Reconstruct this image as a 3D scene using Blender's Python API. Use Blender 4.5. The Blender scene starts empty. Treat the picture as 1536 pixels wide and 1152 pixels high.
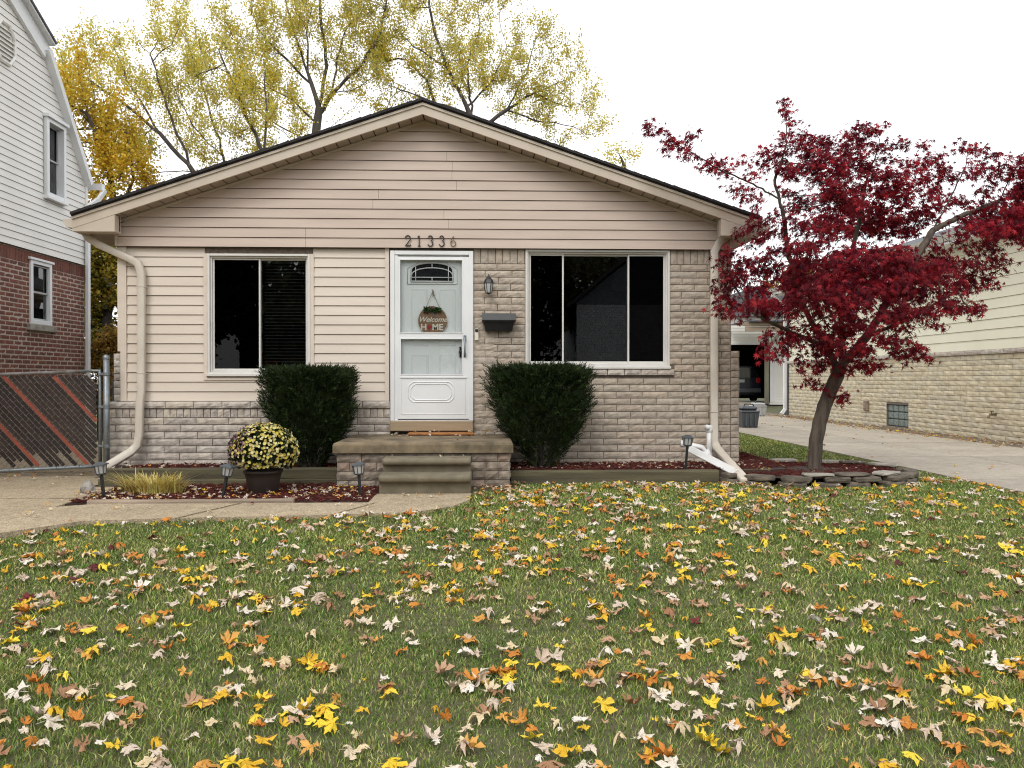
import bpy, math, random
import numpy as np
from mathutils import Vector, Matrix
random.seed(7)
RNG = np.random.default_rng(11)
PI = math.pi
S = bpy.context.scene
COL = S.collection

# ------------------------------------------------------------------ camera
FPX = 1160.0
YAW = math.radians(2.0)
PITCH = math.atan(8 / FPX)
EYE = 1.2

def ray(px, py):
    dx, dz = (px - 768) / FPX, -(py - 576) / FPX
    y = math.cos(PITCH) + math.sin(PITCH) * dz
    z = -math.sin(PITCH) + math.cos(PITCH) * dz
    return Vector((dx * math.cos(YAW) + y * math.sin(YAW), -dx * math.sin(YAW) + y * math.cos(YAW), z))

def on_y(px, py, Y):
    r = ray(px, py); t = Y / r.y
    return Vector((r.x * t, Y, EYE + r.z * t))

def on_x(px, py, X):
    r = ray(px, py); t = X / r.x
    return Vector((X, r.y * t, EYE + r.z * t))

def on_z(px, py, z):
    r = ray(px, py); t = (z - EYE) / r.z
    return Vector((r.x * t, r.y * t, z))

cam_d = bpy.data.cameras.new('camera')
cam = bpy.data.objects.new('camera', cam_d); COL.objects.link(cam)
cam.location = (0, 0, EYE)
cam.rotation_euler = (PI / 2 - PITCH, 0, -YAW)
cam_d.sensor_width = 36; cam_d.lens = FPX / 1536 * 36
cam_d.clip_start = 0.05; cam_d.clip_end = 2000
S.camera = cam

# ------------------------------------------------------------------ materials
def N(nt, t, **k):
    n = nt.nodes.new(t)
    for a, v in k.items(): setattr(n, a, v)
    return n

def base_mat(name):
    m = bpy.data.materials.new(name); m.use_nodes = True
    nt = m.node_tree
    return m, nt, nt.nodes['Principled BSDF']

def ramp(nt, stops, fac=None, interp='LINEAR'):
    r = N(nt, 'ShaderNodeValToRGB'); cr = r.color_ramp; cr.interpolation = interp
    while len(cr.elements) > 1: cr.elements.remove(cr.elements[-1])
    cr.elements[0].position = stops[0][0]; cr.elements[0].color = (*stops[0][1], 1)
    for p, c in stops[1:]:
        e = cr.elements.new(p); e.color = (*c, 1)
    if fac is not None: nt.links.new(fac, r.inputs[0])
    return r

def noise(nt, scale, detail=4, rough=.55, vec=None, obj=True):
    n = N(nt, 'ShaderNodeTexNoise')
    n.inputs['Scale'].default_value = scale; n.inputs['Detail'].default_value = detail
    n.inputs['Roughness'].default_value = rough
    if vec is None:
        tc = N(nt, 'ShaderNodeTexCoord'); vec = tc.outputs['Object']
    nt.links.new(vec, n.inputs['Vector'])
    return n

def pmat(name, c1, c2=None, scale=4, rough=.6, bump=0.0, bscale=None, island=None, metallic=0, bdist=.01, spec=.5, stretch=None):
    """noise mottling between c1 and c2; island = list of colours chosen per loose piece"""
    m, nt, b = base_mat(name)
    b.inputs['Roughness'].default_value = rough; b.inputs['Metallic'].default_value = metallic
    b.inputs['Specular IOR Level'].default_value = spec
    c2 = c2 or tuple(x * .85 for x in c1)
    vec = None
    if stretch:
        tc = N(nt, 'ShaderNodeTexCoord'); mp = N(nt, 'ShaderNodeMapping')
        mp.inputs['Scale'].default_value = stretch
        nt.links.new(tc.outputs['Object'], mp.inputs[0]); vec = mp.outputs[0]
    n = noise(nt, scale, vec=vec)
    r = ramp(nt, [(.35, c1), (.68, c2)], n.outputs[0])
    out = r.outputs[0]
    if island:
        g = N(nt, 'ShaderNodeNewGeometry')
        ir = ramp(nt, [(i / max(1, len(island)), c) for i, c in enumerate(island)], g.outputs['Random Per Island'])
        mx = N(nt, 'ShaderNodeMix', data_type='RGBA', blend_type='MULTIPLY')
        mx.inputs[0].default_value = 1
        nt.links.new(out, mx.inputs[6]); nt.links.new(ir.outputs[0], mx.inputs[7]); out = mx.outputs[2]
    nt.links.new(out, b.inputs['Base Color'])
    if bump:
        bn = noise(nt, bscale or scale * 8, 6, .65)
        bp = N(nt, 'ShaderNodeBump'); bp.inputs['Strength'].default_value = bump; bp.inputs['Distance'].default_value = bdist
        nt.links.new(bn.outputs[0], bp.inputs['Height']); nt.links.new(bp.outputs[0], b.inputs['Normal'])
    return m

def leafmat(name, colours, trans=.35, rough=.55, cscale=0, cdark=.6, spec=.3):
    """leaf: colour per loose leaf, part of the light passing through"""
    m, nt, b = base_mat(name)
    g = N(nt, 'ShaderNodeNewGeometry')
    n = len(colours)
    r = ramp(nt, [(i / n, c) for i, c in enumerate(colours)], g.outputs['Random Per Island'])
    out = r.outputs[0]
    if cscale:
        tc = N(nt, 'ShaderNodeTexCoord')
        nn = noise(nt, cscale, 3, .6, tc.outputs['Object'])
        rr = ramp(nt, [(.35, (cdark,) * 3), (.65, (1.15,) * 3)], nn.outputs[0])
        mx = N(nt, 'ShaderNodeMix', data_type='RGBA', blend_type='MULTIPLY'); mx.inputs[0].default_value = 1
        nt.links.new(out, mx.inputs[6]); nt.links.new(rr.outputs[0], mx.inputs[7]); out = mx.outputs[2]
    nt.links.new(out, b.inputs['Base Color']); b.inputs['Roughness'].default_value = rough
    b.inputs['Specular IOR Level'].default_value = spec
    if trans:
        t = N(nt, 'ShaderNodeBsdfTranslucent'); nt.links.new(out, t.inputs[0])
        mix = N(nt, 'ShaderNodeMixShader'); mix.inputs[0].default_value = trans
        o = nt.nodes['Material Output']
        nt.links.new(b.outputs[0], mix.inputs[1]); nt.links.new(t.outputs[0], mix.inputs[2]); nt.links.new(mix.outputs[0], o.inputs[0])
    return m

def glassmat(name, tint=(.75, .8, .8), gloss=1.0, ior=1.5):
    m = bpy.data.materials.new(name); m.use_nodes = True; nt = m.node_tree; nt.nodes.clear()
    o = N(nt, 'ShaderNodeOutputMaterial'); mix = N(nt, 'ShaderNodeMixShader')
    t = N(nt, 'ShaderNodeBsdfTransparent'); t.inputs[0].default_value = (*tint, 1)
    g = N(nt, 'ShaderNodeBsdfGlossy'); g.inputs['Roughness'].default_value = .01
    f = N(nt, 'ShaderNodeFresnel'); f.inputs[0].default_value = ior
    tc = N(nt, 'ShaderNodeTexCoord'); n = noise(nt, 1.3, 1, .5, tc.outputs['Object'])
    bp = N(nt, 'ShaderNodeBump'); bp.inputs['Strength'].default_value = .03; bp.inputs['Distance'].default_value = .02
    nt.links.new(n.outputs[0], bp.inputs['Height']); nt.links.new(bp.outputs[0], g.inputs['Normal'])
    mu = N(nt, 'ShaderNodeMath', operation='MULTIPLY'); mu.inputs[1].default_value = gloss
    nt.links.new(f.outputs[0], mu.inputs[0]); nt.links.new(mu.outputs[0], mix.inputs[0])
    nt.links.new(t.outputs[0], mix.inputs[1]); nt.links.new(g.outputs[0], mix.inputs[2]); nt.links.new(mix.outputs[0], o.inputs[0])
    return m

G3 = lambda v: (v, v, v)
M = {}
M['gable_siding'] = pmat('taupe_siding', (.575, .465, .385), (.505, .405, .335), 1.6, .5, .25, 60, bdist=.002, stretch=(.6, 1, 5))
M['siding'] = pmat('cream_siding', (.72, .63, .535), (.645, .56, .47), 1.2, .5, .25, 60, bdist=.002, stretch=(.6, 1, 5))
M['trim'] = pmat('cream_trim', (.60, .52, .42), (.52, .44, .35), 2, .45)
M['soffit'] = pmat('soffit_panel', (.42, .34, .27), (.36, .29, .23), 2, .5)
M['white'] = pmat('white_paint', (.82, .83, .83), (.74, .75, .75), 1.5, .35)
M['frame'] = pmat('window_vinyl', (.74, .72, .68), (.66, .64, .60), 2, .4)
M['brick'] = pmat('cream_split_brick', (.53, .46, .38), (.38, .325, .265), 14, .9, 1, 60, [(1, 1, 1), (.93, .90, .88), (1.05, 1.03, 1.0), (.95, .96, .97), (1.02, .95, .91), (.88, .87, .86)], bdist=.006)
M['brick_grey'] = pmat('pale_split_brick', (.64, .575, .50), (.42, .375, .33), 14, .9, 1, 60, [(1, 1, 1), (.88, .86, .86), (1.08, 1.06, 1.0), (.94, .95, .97), (.82, .8, .8)], bdist=.006)
M['mortar'] = pmat('mortar', (.20, .165, .135), (.13, .105, .085), 20, .95, .3, 90)
M['yellow_brick'] = pmat('yellow_split_brick', (.73, .665, .52), (.53, .47, .35), 7, .9, .6, 60, [(1, 1, 1), (.88, .86, .84), (1.08, 1.06, 1.0), (.95, .92, .85)], bdist=.006)
M['red_brick'] = pmat('dark_red_brick', (.20, .075, .048), (.12, .048, .034), 14, .85, .4, 80, [(1, 1, 1), (.75, .75, .78), (1.3, 1.15, 1.1), (.9, .8, .8), (1.1, 1, .95)])
M['red_mortar'] = pmat('pale_mortar', (.50, .42, .35), (.40, .335, .28), 15, .95)
M['porch_brick'] = pmat('stained_porch_brick', (.34, .29, .235), (.15, .12, .095), 7, .9, .8, 60, [(1, 1, 1), (.8, .76, .72), (1.08, .94, .88), (.95, .97, 1), (1.15, 1.12, 1.1)], bdist=.006)
M['white_siding'] = pmat('white_siding', (.84, .82, .77), (.77, .75, .70), 1.5, .5, .15, 50, bdist=.002)
M['yellow_siding'] = pmat('yellow_siding', (.84, .81, .64), (.79, .75, .58), 1.2, .5, .15, 50, bdist=.002)
M['shingle'] = pmat('dark_shingle', (.035, .03, .03), (.018, .016, .017), 30, .9, .8, 60)
M['grey_shingle'] = pmat('grey_shingle', (.14, .14, .15), (.08, .08, .09), 12, .9, .8, 60, [(1, 1, 1), (.75, .75, .75), (1.2, 1.2, 1.2)])
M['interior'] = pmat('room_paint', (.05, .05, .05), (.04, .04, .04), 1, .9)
M['black'] = pmat('black_metal', (.018, .018, .02), (.012, .012, .014), 10, .4, .2, 60)
M['steel'] = pmat('galvanised_steel', (.30, .33, .35), (.20, .225, .24), 14, .45, .2, 80, metallic=.7)
M['wire'] = pmat('dull_wire', (.24, .21, .18), (.10, .09, .08), 14, .6)
M['rusty'] = pmat('weathered_rail', (.16, .12, .10), (.30, .30, .30), 9, .7, .3, 60, metallic=.3)
M['slat'] = pmat('brown_vinyl_slat', (.024, .016, .013), (.036, .027, .023), 6, .7, island=[(1, 1, 1), (.7, .7, .75), (1.35, 1.25, 1.2)])
M['red_slat'] = pmat('red_vinyl_slat', (.36, .085, .05), (.25, .06, .04), 5, .5)
M['bark_dark'] = pmat('dark_bark', (.10, .085, .075), (.045, .038, .034), 5, .95, .8, 30, stretch=(1, 1, .25))
M['bark_maple'] = pmat('maple_bark', (.13, .10, .075), (.045, .035, .028), 9, .9, .9, 26, bdist=.012, stretch=(1.6, 1.6, .22))
M['timber'] = pmat('mossy_timber', (.13, .115, .06), (.06, .05, .032), 5, .9, .7, 24, bdist=.01, stretch=(.2, 1, 3))
M['oldboard'] = pmat('weathered_board', (.36, .28, .21), (.18, .14, .10), 6, .9, .6, 24, stretch=(.15, 1, 3))
M['post_wood'] = pmat('post_wood', (.16, .15, .11), (.10, .09, .065), 6, .9, .5, 24, stretch=(1, 1, .2))
M['porch_conc'] = pmat('mossy_concrete', (.26, .20, .125), (.10, .08, .05), 5, .95, .9, 110, bdist=.006)
M['step_conc'] = pmat('olive_concrete', (.20, .17, .115), (.13, .11, .072), 6, .85, .5, 120, bdist=.003)
M['flag'] = pmat('flagstone', (.17, .14, .105), (.05, .042, .032), 7, .9, .8, 30, bdist=.012)
M['flag_pale'] = pmat('pale_flagstone', (.42, .39, .33), (.24, .22, .18), 7, .9, .8, 30, bdist=.01)
M['pvc'] = pmat('white_pvc', (.78, .78, .77), (.66, .65, .62), 3, .35)
M['spout'] = pmat('cream_spout', (.64, .58, .49), (.54, .48, .40), 2.5, .4)
M['rock'] = pmat('grey_rock', (.40, .37, .33), (.18, .165, .15), 9, .9, .9, 30, bdist=.015)
M['pot'] = pmat('brown_pot', (.05, .035, .028), (.035, .025, .02), 4, .5)
M['sign_wood'] = pmat('sign_wood', (.30, .175, .10), (.22, .12, .065), 6, .6, .2, 30, stretch=(.3, 1, 4))
M['door_white'] = pmat('inner_door_paint', (.90, .93, .92), (.87, .90, .89), 1, .4)
M['sill_wood'] = pmat('sill_board', (.40, .30, .19), (.30, .22, .14), 6, .7, .3, 30, stretch=(.2, 1, 3))
M['mat'] = pmat('orange_brown_mat', (.40, .17, .05), (.24, .10, .035), 12, .9, .5, 90)
M['glass'] = glassmat('window_glass', (.74, .78, .78), 1.9)
M['glass_clear'] = glassmat('door_glass', (.97, .98, .98), .5)
M['screen'] = glassmat('insect_screen', (.25, .25, .25), .45)
M['blind'] = pmat('blind_slat', (.30, .30, .295), (.25, .25, .245), 2, .6)
M['frost'] = pmat('frosted_lamp_glass', (.50, .50, .48), (.38, .38, .37), 8, .2)
M['plastic_grey'] = pmat('grey_plastic', (.07, .08, .09), (.05, .055, .065), 4, .5)
M['lightgrey'] = pmat('lightgrey_plastic', (.45, .46, .46), (.36, .37, .37), 4, .5)
M['glassblock'] = pmat('glass_block', (.22, .27, .25), (.11, .14, .13), 22, .12, .5, 30)
M['brass'] = pmat('dull_brass', (.22, .17, .10), (.14, .11, .07), 10, .4, metallic=.7)
M['carpaint'] = pmat('dark_blue_paint', (.02, .025, .04), (.015, .02, .03), 2, .2, metallic=.3)
M['redlens'] = pmat('red_lens', (.35, .02, .02), (.25, .01, .01), 4, .2)
M['cream_light'] = pmat('cream_letters', (.80, .76, .64), (.7, .66, .55), 4, .6)
M['redpaint'] = pmat('red_paint', (.45, .03, .025), (.35, .02, .02), 4, .6)
M['bow'] = pmat('plaid_bow', (.28, .28, .30), (.12, .12, .13), 40, .8)
M['string'] = pmat('twine', (.32, .24, .15), (.2, .15, .1), 30, .9)
M['asphalt'] = pmat('asphalt', (.06, .06, .06), (.045, .045, .045), 3, .9, .5, 80)

def concrete(name, c1, c2, agg=1.0, scale=110):
    m, nt, b = base_mat(name)
    b.inputs['Roughness'].default_value = .9
    tc = N(nt, 'ShaderNodeTexCoord')
    big = noise(nt, .9, 5, .6, tc.outputs['Object']); r = ramp(nt, [(.3, c1), (.7, c2)], big.outputs[0])
    v = N(nt, 'ShaderNodeTexVoronoi'); v.inputs['Scale'].default_value = scale; nt.links.new(tc.outputs['Object'], v.inputs['Vector'])
    hs = N(nt, 'ShaderNodeSeparateColor'); nt.links.new(v.outputs['Color'], hs.inputs[0])
    rr = ramp(nt, [(0, G3(1 - .45 * agg)), (.5, G3(1)), (1, G3(1 + .35 * agg))], hs.outputs[0])
    mx = N(nt, 'ShaderNodeMix', data_type='RGBA', blend_type='MULTIPLY'); mx.inputs[0].default_value = 1
    nt.links.new(r.outputs[0], mx.inputs[6]); nt.links.new(rr.outputs[0], mx.inputs[7])
    st = noise(nt, 7, 6, .7, tc.outputs['Object']); sr = ramp(nt, [(.3, G3(.78)), (.6, G3(1.05))], st.outputs[0])
    mx2 = N(nt, 'ShaderNodeMix', data_type='RGBA', blend_type='MULTIPLY'); mx2.inputs[0].default_value = 1
    nt.links.new(mx.outputs[2], mx2.inputs[6]); nt.links.new(sr.outputs[0], mx2.inputs[7])
    if agg < .5:
        gi = N(nt, 'ShaderNodeNewGeometry'); ri = ramp(nt, [(0, (.86, .85, .84)), (1, (1.12, 1.1, 1.07))], gi.outputs['Random Per Island'])
        mx3 = N(nt, 'ShaderNodeMix', data_type='RGBA', blend_type='MULTIPLY'); mx3.inputs[0].default_value = 1
        nt.links.new(mx2.outputs[2], mx3.inputs[6]); nt.links.new(ri.outputs[0], mx3.inputs[7]); mx2 = mx3
    nt.links.new(mx2.outputs[2], b.inputs['Base Color'])
    bp = N(nt, 'ShaderNodeBump'); bp.inputs['Strength'].default_value = .5; bp.inputs['Distance'].default_value = .003
    nt.links.new(v.outputs['Distance'], bp.inputs['Height']); nt.links.new(bp.outputs[0], b.inputs['Normal'])
    return m
M['aggregate'] = concrete('exposed_aggregate', (.46, .37, .25), (.36, .29, .19))
M['slab'] = concrete('driveway_concrete', (.44, .395, .33), (.33, .295, .245), .25, 60)

# ------------------------------------------------------------------ mesh helpers
class MB:
    def __init__(s): s.v = []; s.f = []; s.m = []; s.cur = 0
    def add(s, vs, fs):
        o = len(s.v); s.v += [tuple(v) for v in vs]
        for f in fs: s.f.append(tuple(i + o for i in f)); s.m.append(s.cur)
    def box(s, a, b):
        x0, y0, z0 = a; x1, y1, z1 = b
        if x0 > x1: x0, x1 = x1, x0
        if y0 > y1: y0, y1 = y1, y0
        if z0 > z1: z0, z1 = z1, z0
        s.add([(x0, y0, z0), (x1, y0, z0), (x1, y1, z0), (x0, y1, z0), (x0, y0, z1), (x1, y0, z1), (x1, y1, z1), (x0, y1, z1)],
              [(0, 3, 2, 1), (4, 5, 6, 7), (0, 1, 5, 4), (1, 2, 6, 5), (2, 3, 7, 6), (3, 0, 4, 7)])
    def bbox(s, a, b, r=.01):
        """box with chamfered edges"""
        a = Vector(a); b = Vector(b)
        lo = Vector([min(a[i], b[i]) for i in range(3)]); hi = Vector([max(a[i], b[i]) for i in range(3)])
        r = min(r, (hi - lo)[0] * .45, (hi - lo)[1] * .45, (hi - lo)[2] * .45)
        vs = []; idx = {}
        for ax in range(3):
            for sx in (0, 1):
                for sy in (0, 1):
                    for sz in (0, 1):
                        sg = (sx, sy, sz); p = []
                        for k in range(3):
                            e = hi[k] if sg[k] else lo[k]
                            p.append(e if k == ax else e + (-r if sg[k] else r))
                        idx[(ax, sg)] = len(vs); vs.append(p)
        fs = []
        for ax in range(3):
            o1, o2 = [k for k in range(3) if k != ax]
            for sd in (0, 1):
                q = []
                for (p1, p2) in ((0, 0), (1, 0), (1, 1), (0, 1)):
                    sg = [0, 0, 0]; sg[ax] = sd; sg[o1] = p1; sg[o2] = p2; q.append(idx[(ax, tuple(sg))])
                fs.append(q)
            for (p1, p2) in ((0, 0), (1, 0), (1, 1), (0, 1)):
                s0 = [0, 0, 0]; s0[o1] = p1; s0[o2] = p2; s1 = list(s0); s1[ax] = 1
                fs.append([idx[(o1, tuple(s0))], idx[(o1, tuple(s1))], idx[(o2, tuple(s1))], idx[(o2, tuple(s0))]])
        for sx in (0, 1):
            for sy in (0, 1):
                for sz in (0, 1):
                    fs.append([idx[(k, (sx, sy, sz))] for k in range(3)])
        s.add(vs, fs)
    def prism(s, poly, y0, y1):
        """poly: list of (x, z), extruded along y"""
        n = len(poly)
        s.add([(x, y0, z) for x, z in poly] + [(x, y1, z) for x, z in poly],
              [tuple(range(n)), tuple(range(2 * n - 1, n - 1, -1))] + [(i, i + n, (i + 1) % n + n, (i + 1) % n) for i in range(n)])
    def prismx(s, poly, x0, x1):
        n = len(poly)
        s.add([(x0, y, z) for y, z in poly] + [(x1, y, z) for y, z in poly],
              [tuple(range(n)), tuple(range(2 * n - 1, n - 1, -1))] + [(i, i + n, (i + 1) % n + n, (i + 1) % n) for i in range(n)])
    def prismz(s, poly, z0, z1):
        n = len(poly)
        s.add([(x, y, z0) for x, y in poly] + [(x, y, z1) for x, y in poly],
              [tuple(range(n)), tuple(range(2 * n - 1, n - 1, -1))] + [(i, i + n, (i + 1) % n + n, (i + 1) % n) for i in range(n)])
    def tube(s, pts, r, n=8, cap=True):
        pts = [Vector(p) for p in pts]; rs = r if isinstance(r, (list, tuple)) else [r] * len(pts)
        d0 = (pts[1] - pts[0]).normalized()
        up = Vector((0, 0, 1)) if abs(d0.z) < .9 else Vector((1, 0, 0))
        u = d0.cross(up).normalized(); vs = []
        for i, p in enumerate(pts):
            if i == 0: d = d0
            elif i == len(pts) - 1: d = (pts[i] - pts[i - 1]).normalized()
            else: d = ((pts[i + 1] - pts[i]).normalized() + (pts[i] - pts[i - 1]).normalized()).normalized()
            u = (u - d * u.dot(d)).normalized(); w = d.cross(u)
            for k in range(n):
                a = 2 * PI * k / n
                vs.append(p + (u * math.cos(a) + w * math.sin(a)) * rs[i])
        fs = [(i * n + k, i * n + (k + 1) % n, (i + 1) * n + (k + 1) % n, (i + 1) * n + k) for i in range(len(pts) - 1) for k in range(n)]
        if cap: fs += [tuple(range(n - 1, -1, -1)), tuple((len(pts) - 1) * n + k for k in range(n))]
        s.add(vs, fs)
    def sweep(s, pts, w, h, up=(0, 1, 0)):
        """rectangular pipe; h is measured along up"""
        pts = [Vector(p) for p in pts]; up = Vector(up); vs = []
        for i, p in enumerate(pts):
            a = (pts[i] - pts[i - 1]).normalized() if i else (pts[1] - pts[0]).normalized()
            b = (pts[i + 1] - pts[i]).normalized() if i < len(pts) - 1 else a
            d = (a + b).normalized(); sc = 1 / max(.5, d.dot(a))
            side = d.cross(up).normalized(); uu = side.cross(d).normalized(); c = min(w, h) * .12
            for (x, y) in ((-w / 2 + c, -h / 2), (w / 2 - c, -h / 2), (w / 2, -h / 2 + c), (w / 2, h / 2 - c), (w / 2 - c, h / 2), (-w / 2 + c, h / 2), (-w / 2, h / 2 - c), (-w / 2, -h / 2 + c)):
                vs.append(p + side * x * sc + uu * y)
        n = 8
        fs = [(i * n + k, i * n + (k + 1) % n, (i + 1) * n + (k + 1) % n, (i + 1) * n + k) for i in range(len(pts) - 1) for k in range(n)]
        fs += [tuple(range(n - 1, -1, -1)), tuple((len(pts) - 1) * n + k for k in range(n))]
        s.add(vs, fs)
    def lathe(s, prof, c=(0, 0, 0), n=20, a0=0, a1=2 * PI):
        full = abs(a1 - a0 - 2 * PI) < 1e-6; m = n if full else n + 1; vs = []
        for r, z in prof:
            for k in range(m):
                a = a0 + (a1 - a0) * k / n
                vs.append((c[0] + r * math.cos(a), c[1] + r * math.sin(a), c[2] + z))
        fs = [(i * m + k, i * m + (k + 1) % m, (i + 1) * m + (k + 1) % m, (i + 1) * m + k) for i in range(len(prof) - 1) for k in range(n)]
        s.add(vs, fs)
    def build(s, name, mats, parent=None, smooth=False, loc=None):
        me = bpy.data.meshes.new(name)
        vs = s.v
        if loc: vs = [(a - loc[0], b - loc[1], c - loc[2]) for a, b, c in vs]
        me.from_pydata(vs, [], s.f)
        mats = mats if isinstance(mats, (list, tuple)) else [mats]
        for m in mats: me.materials.append(m)
        me.polygons.foreach_set('material_index', s.m)
        if smooth: me.polygons.foreach_set('use_smooth', [True] * len(s.f))
        me.update()
        o = bpy.data.objects.new(name, me); COL.objects.link(o)
        if loc: o.location = loc
        if parent: o.parent = parent
        return o

def put(name, mb, mat, parent=None, smooth=False, loc=None):
    """parent empties sit unrotated at their base; geometry given in world space"""
    if parent is not None:
        p = parent; off = Vector((0, 0, 0))
        while p: off += p.location; p = p.parent
        mb.v = [(a - off.x, b - off.y, c - off.z) for a, b, c in mb.v]
    return mb.build(name, mat, parent, smooth, loc)

def tag(o, label=None, cat=None, group=None, kind=None):
    if label: o['label'] = label
    if cat: o['category'] = cat
    if group: o['group'] = group
    if kind: o['kind'] = kind
    return o

def thing(name, label, cat, loc=(0, 0, 0), group=None):
    o = bpy.data.objects.new(name, None); COL.objects.link(o); o.location = loc; o.empty_display_size = .1
    return tag(o, label, cat, group)

def npmesh(name, V, Fc, mats, parent=None, smooth=False, midx=None):
    me = bpy.data.meshes.new(name)
    V = np.ascontiguousarray(V, dtype=np.float32); Fc = np.ascontiguousarray(Fc, dtype=np.int32)
    me.vertices.add(len(V)); me.vertices.foreach_set('co', V.ravel())
    k = Fc.shape[1]
    me.loops.add(Fc.size); me.loops.foreach_set('vertex_index', Fc.ravel())
    me.polygons.add(len(Fc)); me.polygons.foreach_set('loop_start', np.arange(0, Fc.size, k, dtype=np.int32))
    mats = mats if isinstance(mats, (list, tuple)) else [mats]
    for m in mats: me.materials.append(m)
    if midx is not None: me.polygons.foreach_set('material_index', np.ascontiguousarray(midx, dtype=np.int32))
    me.update(calc_edges=True)
    me.polygons.foreach_set('use_smooth', np.full(len(Fc), smooth))
    o = bpy.data.objects.new(name, me); COL.objects.link(o)
    if parent: o.parent = parent
    return o

def frames(D, spin=None):
    """rotation matrices whose local +Y points along D, with a random roll"""
    D = D / np.maximum(np.linalg.norm(D, axis=1, keepdims=True), 1e-9)
    R = RNG.normal(size=D.shape) if spin is None else spin
    X = np.cross(D, R); X /= np.maximum(np.linalg.norm(X, axis=1, keepdims=True), 1e-9)
    Z = np.cross(X, D)
    return np.stack([X, D, Z], axis=2)

def scatter(T, Fc, P, R, sc):
    n = len(P); T = np.asarray(T, float); Fc = np.asarray(Fc)
    V = np.einsum('nij,vj->nvi', R, T) * np.asarray(sc).reshape(-1, 1, 1) + P[:, None, :]
    A = (Fc[None] + (np.arange(n) * len(T))[:, None, None]).reshape(-1, Fc.shape[1])
    return V.reshape(-1, 3), A

# ------------------------------------------------------------------ walls of brick / siding
def cut(a, b, holes):
    segs = [(a, b)]
    for h0, h1 in holes:
        ns = []
        for s0, s1 in segs:
            if h1 <= s0 or h0 >= s1: ns.append((s0, s1)); continue
            if h0 > s0: ns.append((s0, h0))
            if h1 < s1: ns.append((h1, s1))
        segs = ns
    return [s for s in segs if s[1] - s[0] > .004]

class Wall:
    def __init__(s, O, U, Nn): s.O = Vector(O); s.U = Vector(U); s.N = Vector(Nn)
    def P(s, u, d, z): return s.O + s.U * u + s.N * d + Vector((0, 0, z))

def brick(mb, W, u0, u1, z0, z1, d=.008, g=.0045, rough=.0065, nu=None, nz=None):
    u0 += g; u1 -= g; z0 += g; z1 -= g
    if u1 - u0 < .01 or z1 - z0 < .01: return
    nu = nu or max(2, min(7, int((u1 - u0) / .04) + 1)); nz = nz or (3 if z1 - z0 < .12 else 5)
    vs = []; base = random.uniform(-.002, .002)
    for j in range(nz + 1):
        for i in range(nu + 1):
            e = i in (0, nu) or j in (0, nz)
            dd = d + base + (random.uniform(-.002, .001) if e else random.uniform(.0, 1) * rough + rough * .6)
            jit = 0 if e else .15
            u = u0 + (u1 - u0) * (i + random.uniform(-jit, jit)) / nu
            z = z0 + (z1 - z0) * (j + random.uniform(-jit, jit)) / nz
            vs.append(W.P(u, dd, z))
    k = nu + 1
    fs = [(j * k + i, j * k + i + 1, (j + 1) * k + i + 1, (j + 1) * k + i) for j in range(nz) for i in range(nu)]
    ring = [i for i in range(k)] + [j * k + nu for j in range(1, nz + 1)] + [nz * k + i for i in range(nu - 1, -1, -1)] + [j * k for j in range(nz - 1, 0, -1)]
    o = len(vs)
    for r_ in ring:
        v = Vector(vs[r_]); vs.append(v - W.N * (v - W.O).dot(W.N) - W.N * .004)
    n = len(ring)
    fs += [(ring[q], o + q, o + (q + 1) % n, ring[(q + 1) % n]) for q in range(n)]
    mb.add(vs, fs)

def course(mb, W, a, b, z0, z1, bw, off, holes=(), **k):
    for s0, s1 in cut(a, b, holes):
        u = math.floor((s0 - off) / bw) * bw + off; edges = [s0]
        while u < s1:
            if u > s0 + bw * .18 and u < s1 - bw * .12: edges.append(u + random.uniform(-.004, .004))
            u += bw
        edges.append(s1)
        for e0, e1 in zip(edges, edges[1:]): brick(mb, W, e0, e1, z0, z1, **k)

def brickfield(mb, W, a, b, z0, z1, ch, bw, openings=(), **k):
    n = max(1, round((z1 - z0) / ch)); h = (z1 - z0) / n; offs = [0, bw * .5]
    for i in range(n):
        za, zb = z0 + i * h, z0 + (i + 1) * h
        holes = [(o[0], o[1]) for o in openings if o[2] < zb - .01 and o[3] > za + .01]
        course(mb, W, a, b, za, zb, bw, offs[i % 2] + random.uniform(-.015, .015), holes, **k)

def lap(mb, W, z0, z1, h, rng, lip=.016, seams=0.0):
    """lapped boards; rng(z) gives list of (u0,u1) at height z; board ends follow sloping edges"""
    n = max(1, round((z1 - z0) / h)); h = (z1 - z0) / n
    for i in range(n):
        za, zb = z0 + i * h, z0 + (i + 1) * h
        A, B = rng(za + .001), rng(zb - .001)
        if len(B) != len(A): B = A
        for (a0, a1), (b0, b1) in zip(A, B):
            if a1 - a0 < .02: continue
            cuts = [0, 1]
            if seams and a1 - a0 > 2.5 and i % 2 == 0: mb.seam = [random.uniform(.12, .88)]
            elif not seams or a1 - a0 <= 2.5: mb.seam = []
            for q in getattr(mb, 'seam', []): cuts.insert(1, q)
            L = a1 - a0
            for c0, c1 in zip(cuts, cuts[1:]):
                ua, ub = a0 + L * c0 + (.0015 if c0 else 0), a0 + L * c1 - (.0015 if c1 < 1 else 0)
                va = b0 if c0 == 0 else ua; vb = b1 if c1 == 1 else ub
                va = max(va, b0); vb = min(vb, b1)
                if vb <= va: va = vb = (b0 + b1) / 2
                mid = za + h * .06; zq_ = zb - min(.006, h * .06)
                mb.add([W.P(ua, .0, za), W.P(ub, .0, za), W.P(ub, lip, za), W.P(ua, lip, za),
                        W.P(ub, lip - .001, mid), W.P(ua, lip - .001, mid), W.P(vb, .002, zq_), W.P(va, .002, zq_)],
                       [(0, 1, 2, 3), (3, 2, 4, 5), (5, 4, 6, 7)])

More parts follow.
